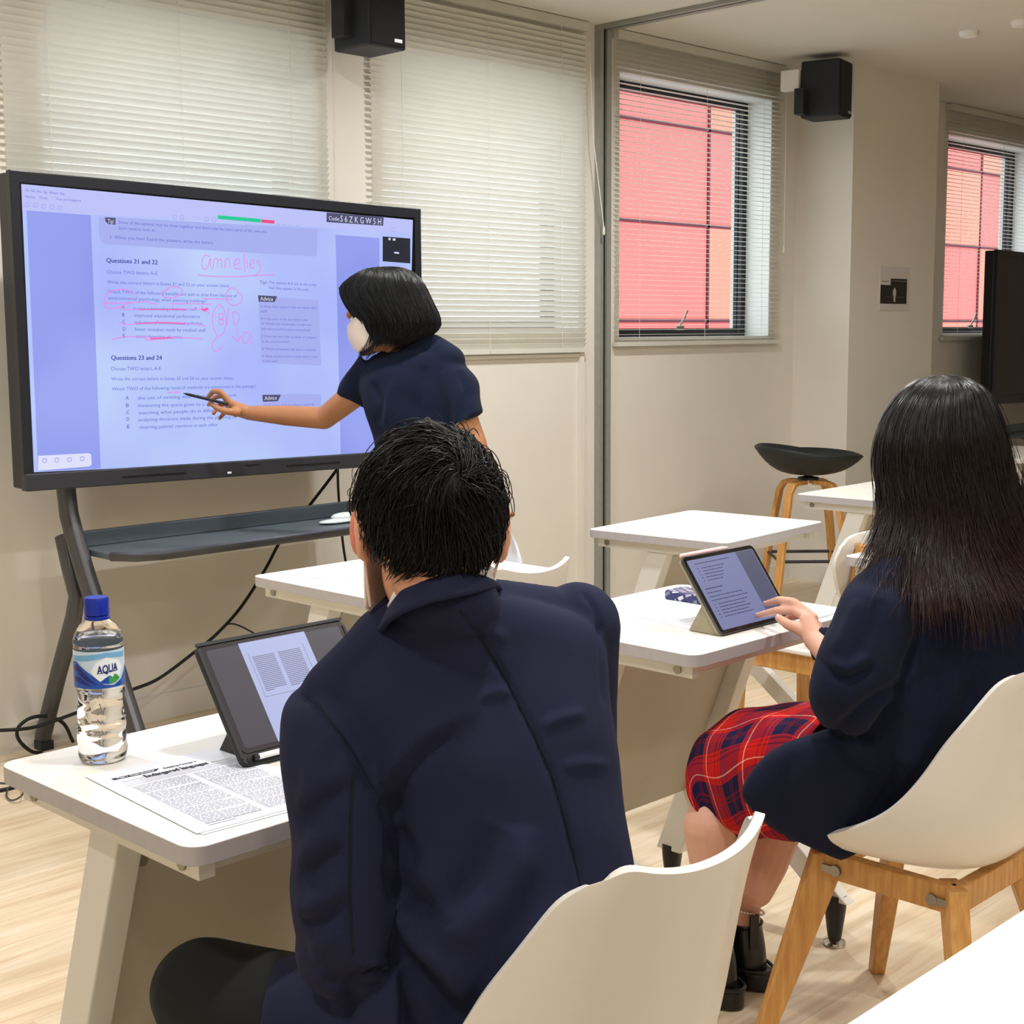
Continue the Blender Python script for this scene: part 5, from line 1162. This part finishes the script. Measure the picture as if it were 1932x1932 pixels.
    for i in range(nl-1):
        for k in range(56):
            pm = inner[i][k]; isface = (pm-hc) @ f > .045 and i > 5
            if not isface and i < nl-4: Fc.append((i*56+k, i*56+(k+1) % 56, (i+1)*56+(k+1) % 56, (i+1)*56+k))
    hair = obj('hair', (V, Fc), M['hairt'], R, angle=180)
    n = 5200; phis = np.random.uniform(0, 2*math.pi, n); mid = np.array(H[int(nl*.5)]); j = (phis/(2*math.pi)*56).astype(int) % 56
    keep = ((mid[j]-hc) @ f) < .07; phis = phis[keep]; n = len(phis)
    ends = np.clip(.88+.06*np.sin(phis*2+1)+np.random.randn(n)*.05, .5, 1.0)
    loftlines(R, H, phis, np.random.uniform(0, .2, n), ends, .0022, M['hairt'], 'hair_strands', hair, rad=(.0007, .0013), K=16, wave=.003)
    # pen
    pn = thing('pen', 'black stylus pen held against the lit display', 'pen', tuple(pen0)); ax_ = nrm(pen1-pen0)
    obj('barrel', tube([pen0+ax_*.008, pen0+ax_*.02, pen0+ax_*.15], [.0035, .0048, .0048], 10), M['slot'], pn); obj('nib', tube([pen0, pen0+ax_*.009], [.0012, .003], 8), M['blackpl'], pn)
    # sheet of paper held in the lower hand
    c = [W(938, 975, 4.12), W(955, 988, 4.10), W(975, 1025, 4.08), W(986, 1062, 4.06), W(900, 1075, 4.10), W(905, 1000, 4.13)]
    nn_ = nrm(np.cross(c[1]-c[0], c[4]-c[0]))*.0006; m_ = len(c)
    hp_ = obj('paper_sheet', ([*(p-nn_ for p in c), *(p+nn_ for p in c)], [tuple(range(m_)), tuple(range(2*m_-1, m_-1, -1))]+[(i, (i+1) % m_, m_+(i+1) % m_, m_+i) for i in range(m_)]), M['paper'], None, smooth=False)
    tag(hp_, "white sheet of paper in the standing person's lower hand", 'paper')
    return R
build_boy(); build_girl(); build_teacher()
# ================================================================ SMALL THINGS
DT = .7503
# water bottle
bp = np.array([1.012, 1.83, DT]); bt = thing('water_bottle', 'clear plastic water bottle with blue cap and blue mountain label', 'bottle', tuple(bp))
pr = [(.018, .002), (.027, .0), (.0325, .004), (.0345, .016), (.0340, .030), (.0346, .036), (.0336, .044), (.0345, .051), (.0330, .060), (.0335, .068), (.0318, .080), (.0312, .088), (.0322, .098), (.0340, .106), (.0348, .110), (.0346, .114), (.0346, .166), (.0350, .170), (.0348, .176), (.0315, .187), (.0255, .197), (.0185, .204), (.0150, .208), (.0150, .216)]
plast = mat('clear plastic', (252, 253, 255), .03, trans=1.0, ior=1.12, spec=.5)
water = mat('water', (250, 252, 255), .0, trans=1.0, ior=1.333)
def swirl(p, amp=.0009):
    V = []
    for i, v in enumerate(p[0]):
        x, y, z = v; a = math.atan2(y, x); r = math.hypot(x, y)
        if r > .02 and .012 < z < .105: r += amp*math.sin(3*a+z*160)+amp*.6*math.sin(5*a-z*210)
        V.append((r*math.cos(a)+bp[0], r*math.sin(a)+bp[1], z+bp[2]))
    return V, p[1]
prs = [tuple(p) for p in [q[:2] for q in spline([(a, b, 0) for a, b in pr], 3)]]
obj('bottle_body', swirl(lathe(prs, 64, caps=False)), plast, bt, angle=180)
obj('water_fill', swirl(lathe([(max(.001, a-.0009), b+.001) for a, b in prs if b < .183], 64), .0008), water, bt, angle=80)
cp = []
for k in range(60):
    a = 2*math.pi*k/60; cp.append((.0168+(.0005 if k % 2 else 0), a))
V = [(r*math.cos(a)+bp[0], r*math.sin(a)+bp[1], z+bp[2]) for z in (.213, .234) for r, a in cp]; V += [(.0155*math.cos(a)+bp[0], .0155*math.sin(a)+bp[1], .2375+bp[2]) for r, a in cp]
Fc = [(i*60+k, i*60+(k+1) % 60, (i+1)*60+(k+1) % 60, (i+1)*60+k) for i in (0, 1) for k in range(60)]+[tuple(range(120, 180))]
obj('cap', (V, Fc), M['capblue'], bt, angle=40)
obj('neck_ring', xf(lathe([(.0152, .205), (.0178, .2065), (.0178, .2105), (.0152, .212)], 40, caps=False), tuple(bp)), M['capblue'], bt)
a0 = math.atan2(-bp[1], -bp[0]); RL = .0353
def cyl(u, z, r=RL): a = a0+u/RL; return (bp[0]+r*math.cos(a), bp[1]+r*math.sin(a), bp[2]+z)
def lab(poly, r, n=1):   # polygon strip on the label, subdivided in u
    top = [p for p in poly[0]]; bot = [p for p in poly[1]]; m_ = 40; V = []; us = np.linspace(top[0][0], top[-1][0], m_)
    for u in us: V += [cyl(u, np.interp(u, [p[0] for p in bot], [p[1] for p in bot]), r), cyl(u, np.interp(u, [p[0] for p in top], [p[1] for p in top]), r)]
    return V, [(2*i, 2*i+2, 2*i+3, 2*i+1) for i in range(m_-1)]
mlab = mat('pale label film', (206, 226, 240), .3, var=.05, vscale=60); mblue = mat('label blue', (34, 84, 176), .3, var=.1, vscale=200); mnavy = mat('label navy', (28, 38, 120), .3); mgreen = mat('label green', (70, 170, 80), .3, var=.2, vscale=300); mwhite = mat('label white', (244, 250, 252), .3); msky = mat('label sky blue', (120, 180, 224), .3)
HC = math.pi*RL
lb = obj('label', lab(([(-HC, .165), (HC, .165)], [(-HC, .112), (HC, .112)]), RL), mlab, bt, angle=180)
obj('label_white_field', lab(([(-.012, .138), (-.004, .150), (.010, .156), (.03, .150), (.036, .140)], [(-.012, .137), (-.002, .122), (.012, .118), (.028, .122), (.036, .138)]), RL+.0002), mwhite, lb)
obj('label_sky_band', lab(([(-.05, .157), (-.02, .160), (.01, .163), (.045, .160)], [(-.05, .150), (-.015, .152), (.01, .157), (.045, .152)]), RL+.00025), msky, lb)
obj('label_mountain', lab(([(-.055, .148), (-.036, .150), (-.022, .140), (-.008, .130), (.006, .117), (.02, .115), (.034, .122), (.05, .140)], [(-.055, .112), (.05, .112)]), RL+.0003), mblue, lb)
obj('label_dark_ridge', join([lab(([(-.050, .142), (-.035, .146), (-.02, .133), (-.004, .118)], [(-.050, .134), (-.036, .136), (-.02, .124), (-.004, .117)]), RL+.0004), lab(([(-.05, .128), (-.03, .128), (-.012, .117)], [(-.05, .122), (-.03, .120), (-.012, .115)]), RL+.0004)]), mnavy, lb)
obj('label_small_hills', lab(([(.0, .1215), (.008, .127), (.014, .130), (.018, .127)], [(.0, .1205), (.010, .118), (.018, .118)]), RL+.00045), mblue, lb)
obj('label_green_hill', lab(([(.013, .1285), (.018, .1265), (.022, .1315), (.026, .129), (.030, .1245)], [(.013, .119), (.022, .1185), (.030, .1235)]), RL+.0005), mgreen, lb)
def fonttext(body, fn):
    cu = bpy.data.curves.new('t', 'FONT'); cu.body = body; cu.size = 1; cu.resolution_u = 3; cu.offset = .028
    o = bpy.data.objects.new('t', cu); COL.objects.link(o); dg = bpy.context.evaluated_depsgraph_get(); me = o.evaluated_get(dg).to_mesh()
    V = [v.co[:] for v in me.vertices]; Fc = [tuple(p.vertices) for p in me.polygons]; o.evaluated_get(dg).to_mesh_clear(); bpy.data.objects.remove(o)
    w = max(v[0] for v in V); return [fn(v[0]/w, v[1]/.72) for v in V], Fc
obj('label_text', join([fonttext('AQUA', lambda x, y: cyl(-.003+.030*x, .1335+.0115*y+.0022*x, RL+.0006)), lab(([(-.001, .1345), (.026, .1365)], [(-.001, .1335), (.026, .1355)]), RL+.0006)]), mnavy, lb)

# printed sheets on the near desk
def flatpoly(pts, z0, z1): return prism([(p[0], p[1]) for p in pts], z0, z1)
def sheet(px4, z, name, label, grp=None, th=.0006):
    P_ = [atz(*p, z) for p in px4]; o = obj(name, flatpoly(P_, z, z+th), M['paper'], None, smooth=False); return tag(o, label, 'paper', grp)
s1 = [(0.950, 1.770), (0.930, 1.462), (1.146, 1.448), (1.160, 1.752)]
lower = obj('printed_sheet', flatpoly([(a+.004, b-.006) for a, b in s1][::-1], DT+.0001, DT+.0007), M['paper'], None, smooth=False)
tag(lower, 'lower of the two printed sheets under the black-cased tablet, only its edge showing', 'paper')
top_ = obj('printed_sheet', flatpoly(s1[::-1], DT+.0010, DT+.0016), M['paper'], None, smooth=False)
tag(top_, 'top printed sheet headed Endangered languages in front of the black-cased tablet', 'paper')
D = Plane((0, 0, DT+.0018), (0, 0, 1)); UPD = (-.86, -.50)
# sheet coordinates: u along the line of text, v down the page
so_, su_, sv_ = np.array([*s1[0], DT+.0019]), np.array([s1[3][0]-s1[0][0], s1[3][1]-s1[0][1], 0]), np.array([s1[1][0]-s1[0][0], s1[1][1]-s1[0][1], 0])
def sp(u, v, dz=0): return so_+su_*u+sv_*v+np.array([0, 0, dz])
def sq(u0, v0, u1, v1, dz=0): return [sp(u0, v1, dz), sp(u1, v1, dz), sp(u1, v0, dz), sp(u0, v0, dz)], [(0, 1, 2, 3)]
obj('heading_band', sq(.12, .21, .93, .265), M['band'], top_, smooth=False)
obj('black_tab', ([sp(.10, .145), sp(.40, .145), sp(.44, .115), sp(.10, .115)], [(0, 1, 2, 3)]), M['inkd'], top_, smooth=False)
tt = fonttext('Endangered languages', lambda x, y: sp(.28+.46*x, .205-.040*y, .0003)); t2 = fonttext('Reading Passage 2', lambda x, y: sp(.46+.24*x, .14-.018*y, .0003))
obj('heading_text', join([tt, t2, sq(.12, .192, .27, .195), sq(.76, .192, .92, .195)]), M['inkd'], top_, smooth=False)
tl_ = fonttext('Test 1  Exam practice', lambda x, y: sp(.13+.26*x, .140-.018*y, .0004)); obj('tab_text', tl_, M['paper'], top_, smooth=False)
ln = []; rnd = random.Random(3)
for c0, c1 in ((.12, .51), (.55, .93)):
    v = .285
    for i in range(47):
        if i in (9, 19, 30, 38): v += .006; e = c0+(c1-c0)*rnd.uniform(.4, .9)
        else: e = c1
        u = c0
        while u < e-.01:
            w_ = rnd.uniform(.012, .05); ln.append(sq(u, v, min(e, u+w_), v+.0052)); u += w_+.008
        v += .0132
ln.append(sq(.12, .925, .5, .928)); ln.append(sq(.12, .945, .3, .952))
obj('printed_text', join(ln), M['ink'], top_, smooth=False)

# tablets
def slab(o_, ex, ey, n, w, h, r, z0, z1, x0=0, y0=0):
    poly = rpoly(x0, y0, x0+w, y0+h, r, 6); m_ = len(poly)
    V = [o_+ex*a+ey*b+n*z for z in (z0, z1) for a, b in poly]
    return V, [tuple(range(m_-1, -1, -1)), tuple(range(m_, 2*m_))]+[(i, (i+1) % m_, m_+(i+1) % m_, m_+i) for i in range(m_)]
def tabplane(bl, tl):
    ex = np.array([1., 0, 0]); ey = nrm(np.array(tl)-np.array(bl)); n = -np.cross(ey, ex); n = n if n[1] < 0 else -n
    return np.array(bl, float), ex, ey, n
# near tablet
o_, ex, ey, n_ = tabplane((1.120, 1.635, .7545), (1.120, 1.748, .9095))
tb = thing('tablet', 'tablet in a black folding case, standing on the near desk showing a page', 'tablet', tuple(o_))
obj('case', slab(o_, ex, ey, n_, .268, .196, .014, -.010, .0), M['case'], tb, bevel=.002)
obj('case_rim', join([slab(o_, ex, ey, n_, .268, .005, .002, 0, .0025, 0, .191), slab(o_, ex, ey, n_, .005, .17, .002, 0, .0025, 0, .012), slab(o_, ex, ey, n_, .005, .17, .002, 0, .0025, .263, .012)]), M['case'], tb, smooth=False)
obj('glass', slab(o_, ex, ey, n_, .257, .171, .011, -.001, .0012, .0055, .0185), mat('lit tablet glass', (58, 54, 60), .18, spec=.6), tb)
obj('pencil_slot', slab(o_, ex, ey, n_, .205, .012, .004, -.001, .0008, .010, .003), M['slot'], tb, smooth=False)
obj('volume_button', slab(o_, ex, ey, n_, .004, .030, .0015, .0005, .0022, .0035, .088), M['slot'], tb, smooth=False)
TPn = Plane(o_+n_*.0014, n_); pg = [(1.191-.001, 0), (1.311, 0)]
pgm = emis('tablet page', (186, 194, 236), .95); gry = emis('tablet text', (112, 112, 140), .9); dk = emis('tablet background', (72, 68, 76), .95)
obj('screen_background', slab(o_, ex, ey, n_, .243, .157, .004, .0012, .0016, .0125, .0255), dk, tb, smooth=False)
pa = slab(o_, ex, ey, n_, .121, .160, .0005, .0016, .0019, .069, .024); page = obj('page', pa, pgm, tb, smooth=False)
ln = []
for c0, c1 in ((.083, .122), (.129, .170)):
    for i in range(20):
        ln.append(slab(o_, ex, ey, n_, (c1-c0)*(1 if i < 19 else .4), .0011, .0003, .0019, .0021, c0, .158-i*.0029))
ln.append(slab(o_, ex, ey, n_, .100, .0006, .0002, .0019, .0021, .078, .094)); ln.append(slab(o_, ex, ey, n_, .0005, .072, .0002, .0019, .0021, .078, .094)); ln.append(slab(o_, ex, ey, n_, .0005, .072, .0002, .0019, .0021, .1775, .094)); ln.append(slab(o_, ex, ey, n_, .026, .0018, .0003, .0019, .0021, .106, .038))
obj('page_text', join(ln), gry, page, smooth=False)
k0 = o_+ex*0+n_*-.011; ap = o_+ey*.085+n_*-.011; bk = np.array([0, 1.742, .7515]); V = []
for x in (.03, .24):
    A_, B_, C_ = o_+ey*.008+n_*-.0105+ex*x, ap+ex*x, np.array([1.12+x, bk[1], bk[2]]); V += [A_, B_, C_]
obj('folded_cover', (V, [(0, 1, 2), (5, 4, 3), (1, 4, 5, 2), (0, 2, 5, 3), (0, 3, 4, 1)]), M['case'], tb, smooth=False, bevel=.0015)
sty = thing('stylus', 'white stylus lying in the slot of the black tablet case', 'stylus', tuple(o_+ex*.04))
obj('barrel', tube([o_+ex*.026+ey*.009+n_*.0045, o_+ex*.192+ey*.009+n_*.0045], .0043, 14), M['white'], sty)
obj('end_cap', tube([o_+ex*.018+ey*.009+n_*.0045, o_+ex*.0255+ey*.009+n_*.0045], .0042, 14), M['blackpl'], sty)
# far tablet
o2, ex, ey, n2 = tabplane((2.289, 1.671, .7545), (2.289, 1.766, .8865))
tg = thing('tablet', 'tablet leaning on a taupe folio, screen of dark text, touched by a hand', 'tablet', tuple(o2))
obj('folio_back', slab(o2, ex, ey, n2, .250, .178, .012, -.011, -.006), M['folio'], tg)
obj('tablet_body', slab(o2, ex, ey, n2, .248, .1785, .012, -.006, .0), mat('dark aluminium', (84, 84, 88), .35, .6), tg)
obj('glass', slab(o2, ex, ey, n2, .245, .1755, .011, -.0002, .0008, .0015, .0015), M['blackg'], tg)
gs = emis('far tablet screen', (122, 128, 172), .95); gscr = obj('screen', slab(o2, ex, ey, n2, .229, .160, .004, .0008, .0011, .0095, .009), gs, tg, smooth=False)
obj('dark_margin', slab(o2, ex, ey, n2, .060, .150, .001, .0011, .0013, .176, .018), emis('tablet dark margin', (80, 82, 112), .9), gscr, smooth=False)
ln = []; r3 = random.Random(5)
def tl2(x, y, w, h=.0017):
    u = x
    while u < x+w-.003:
        q = r3.uniform(.004, .012); ln.append(slab(o2, ex, ey, n2, min(q, x+w-u), h, .0003, .0011, .0013, u, y)); u += q+.0016
for i in range(1): tl2(.03, .158, .115)
for i in range(5): tl2(.045, .147-i*.0072, .075-.006*i); tl2(.030, .147-i*.0072, .004)
tl2(.022, .100, .060, .0022); tl2(.022, .091, .050)
tl2(.022, .082, .110); tl2(.022, .0735, .125)
for i in range(5): tl2(.038, .064-i*.0072, .100-.012*(i % 2)); tl2(.024, .064-i*.0072, .004)
obj('screen_text', join(ln), emis('tablet dark text', (40, 44, 84), .8), gscr, smooth=False)
ap = o2+ey*.075+n2*-.0115; V = []
for x in (.004, .246):
    V += [o2+ey*.004+n2*-.0115+ex*x, ap+ex*x, np.array([2.289+x, 1.757, .7512])]
obj('folded_cover', (V, [(0, 1, 2), (5, 4, 3), (1, 4, 5, 2), (0, 2, 5, 3), (0, 3, 4, 1)]), M['folio'], tg, smooth=False, bevel=.001)
ps = thing('stylus', 'pale pink stylus on the top edge of the tablet leaning on the taupe folio', 'stylus', tuple(o2+ey*.18))
obj('barrel', tube([o2+ey*.1835+n2*-.003+ex*x for x in (.004, .008, .150)], [.0025, .0048, .0048], 12), M['pink'], ps); obj('tip', tube([o2+ey*.1835+n2*-.003+ex*x for x in (.150, .168)], [.0046, .0012], 12), M['white'], ps)
# papers and pencil case on the same desk
pp = obj('printed_sheet', flatpoly([(2.300, 1.745), (2.510, 1.735), (2.545, 2.000), (2.345, 2.015)], DT, DT+.0008), M['paper'], None, smooth=False); tag(pp, 'printed sheet lying behind the tablet on the taupe folio', 'paper')
obj('printed_text', join([prism([(2.36+.02*0, 1.78+i*.016), (2.47, 1.776+i*.016), (2.47, 1.780+i*.016), (2.36, 1.784+i*.016)], DT+.0009, DT+.001) for i in range(6)]), M['band'], pp, smooth=False)
nb_ = obj('notebook', flatpoly([(2.52, 1.628), (2.67, 1.634), (2.67, 1.78), (2.545, 1.775)], DT, DT+.004), M['paper'], None, smooth=False, bevel=.001); tag(nb_, 'thin white booklet under the hand of the long haired student', 'notebook')
pcm = bpy.data.materials.new('navy white check'); pcm.use_nodes = True; nt = pcm.node_tree; ck = nt.nodes.new('ShaderNodeTexBrick'); tc = nt.nodes.new('ShaderNodeTexCoord'); mp = nt.nodes.new('ShaderNodeMapping'); mp.inputs['Scale'].default_value = (1, 1, 1.6)
ck.inputs['Scale'].default_value = 30; ck.inputs['Color1'].default_value = (.92, .9, .92, 1); ck.inputs['Color2'].default_value = (.03, .035, .14, 1); ck.inputs['Mortar'].default_value = (.03, .035, .14, 1); ck.inputs['Mortar Size'].default_value = .12; ck.inputs['Bias'].default_value = -.2
ck.inputs['Row Height'].default_value = .35; ck.inputs['Brick Width'].default_value = .7
nt.links.new(tc.outputs['Object'], mp.inputs['Vector']); mp.inputs['Rotation'].default_value = (T(10), T(20), T(80)); nt.links.new(mp.outputs['Vector'], ck.inputs['Vector']); nt.links.new(ck.outputs['Color'], nt.nodes['Principled BSDF'].inputs['Base Color'])
pc = thing('pencil_case', 'navy and white checked pencil case behind the tablet on the taupe folio', 'pencil case', (2.57, 1.93, DT))
obj('case', prism(rpoly(2.528, 1.80, 2.602, 2.012, .012), DT, DT+.022), pcm, pc, bevel=.006, seg=3)
obj('green_patch', prism(rpoly(2.545, 1.82, 2.585, 1.89, .004), DT+.0215, DT+.0226), mat('green patch', (90, 190, 120), .6), pc)
# papers on the desk by the display
for i, (pts, l) in enumerate((([(2.150, 2.955), (2.175, 2.675), (2.385, 2.690), (2.362, 2.962)], 'lower loose white paper on the desk beside the display stand'), ([(2.205, 2.93), (2.235, 2.66), (2.445, 2.69), (2.405, 2.965)], 'upper loose white paper on the desk beside the display stand'))):
    o = obj('paper_sheet', flatpoly(pts[::-1], DT+.0001+i*.0012, DT+.0009+i*.0012), M['paper'], None, smooth=False); tag(o, l, 'paper')
# folded cloth on the display shelf
fc_ = np.array([3.12, 3.93, .694])
cl = obj('folded_cloth', join([ell(fc_+[0, 0, .008], ((.085, 0, 0), (0, .035, 0), (0, 0, .008)), 28, 10), ell(fc_+[.045, .02, .018], ((.06, 0, 0), (0, .035, 0), (0, 0, .014)), 24, 10)]), mat('pale grey cloth', (214, 224, 222), .7, var=.03), None, angle=180); tag(cl, 'small pale folded cloth lying on the grey shelf of the lit display', 'cloth')
# cables
yw = WY-.10
def cab(pts, r, name, label, n=8):
    o = obj(name, tube(spline(pts, n), r, 8), M['cable'], None, angle=180); return tag(o, label, 'cable', None)
cab([aty(640, 872, yw), aty(634, 888, yw), aty(575, 965, yw), aty(530, 1020, yw), aty(500, 1075, yw), aty(455, 1145, yw), aty(410, 1195, yw-.02), aty(370, 1228, yw-.03), aty(300, 1280, yw-.05), aty(245, 1303, yw-.06), aty(190, 1327, yw-.05), aty(130, 1350, yw-.04), aty(60, 1373, yw-.03), aty(-20, 1379, yw-.02)], .006, 'power_cable', 'long black cable sagging from the lit display across the wall')
cab([aty(637, 872, yw+.02), aty(638, 920, yw+.02), aty(642, 975, yw+.02), aty(649, 1040, yw+.02), aty(662, 1110, yw+.02), aty(675, 1170, yw+.02), aty(690, 1260, yw+.01)], .005, 'power_cable', 'short black cable hanging straight down behind the display shelf')
cab([aty(412, 1194, yw-.03), aty(430, 1178, yw-.02), aty(450, 1180, yw-.02), aty(480, 1195, yw-.02), aty(520, 1215, yw-.02)], .003, 'thin_cable', 'thin cable branching off the long cable behind the black-cased tablet')
cab([aty(622, 1130, yw), aty(610, 1150, yw), aty(606, 1170, yw), aty(612, 1185, yw), aty(625, 1200, yw)], .003, 'thin_cable', 'thin cable loop below the desk with loose papers')
lp = [np.maximum(aty(x, y, 4.265), [0, 0, .007]) for x, y in ((138, 1400), (120, 1365), (90, 1352), (60, 1354), (38, 1368), (32, 1385), (40, 1402), (60, 1418), (80, 1424))]
cab(lp, .006, 'power_cable', 'black cable looped round the rear foot of the display stand')
cab([atz(-30, 1497, .006), atz(20, 1487, .006), atz(60, 1478, .006), atz(120, 1500, .006)], .006, 'power_cable', 'black cable on the floor at the left edge below the near desk')
o = cab([atz(-20, 1476, .004), atz(30, 1480, .004), atz(44, 1488, .02), atz(40, 1502, .02), atz(22, 1510, .006), atz(12, 1500, .006), atz(22, 1482, .01), atz(60, 1480, .004)], .0028, 'thin_cable', 'thin grey cable loop on the floor at the left edge'); o.data.materials[0] = M['stand']
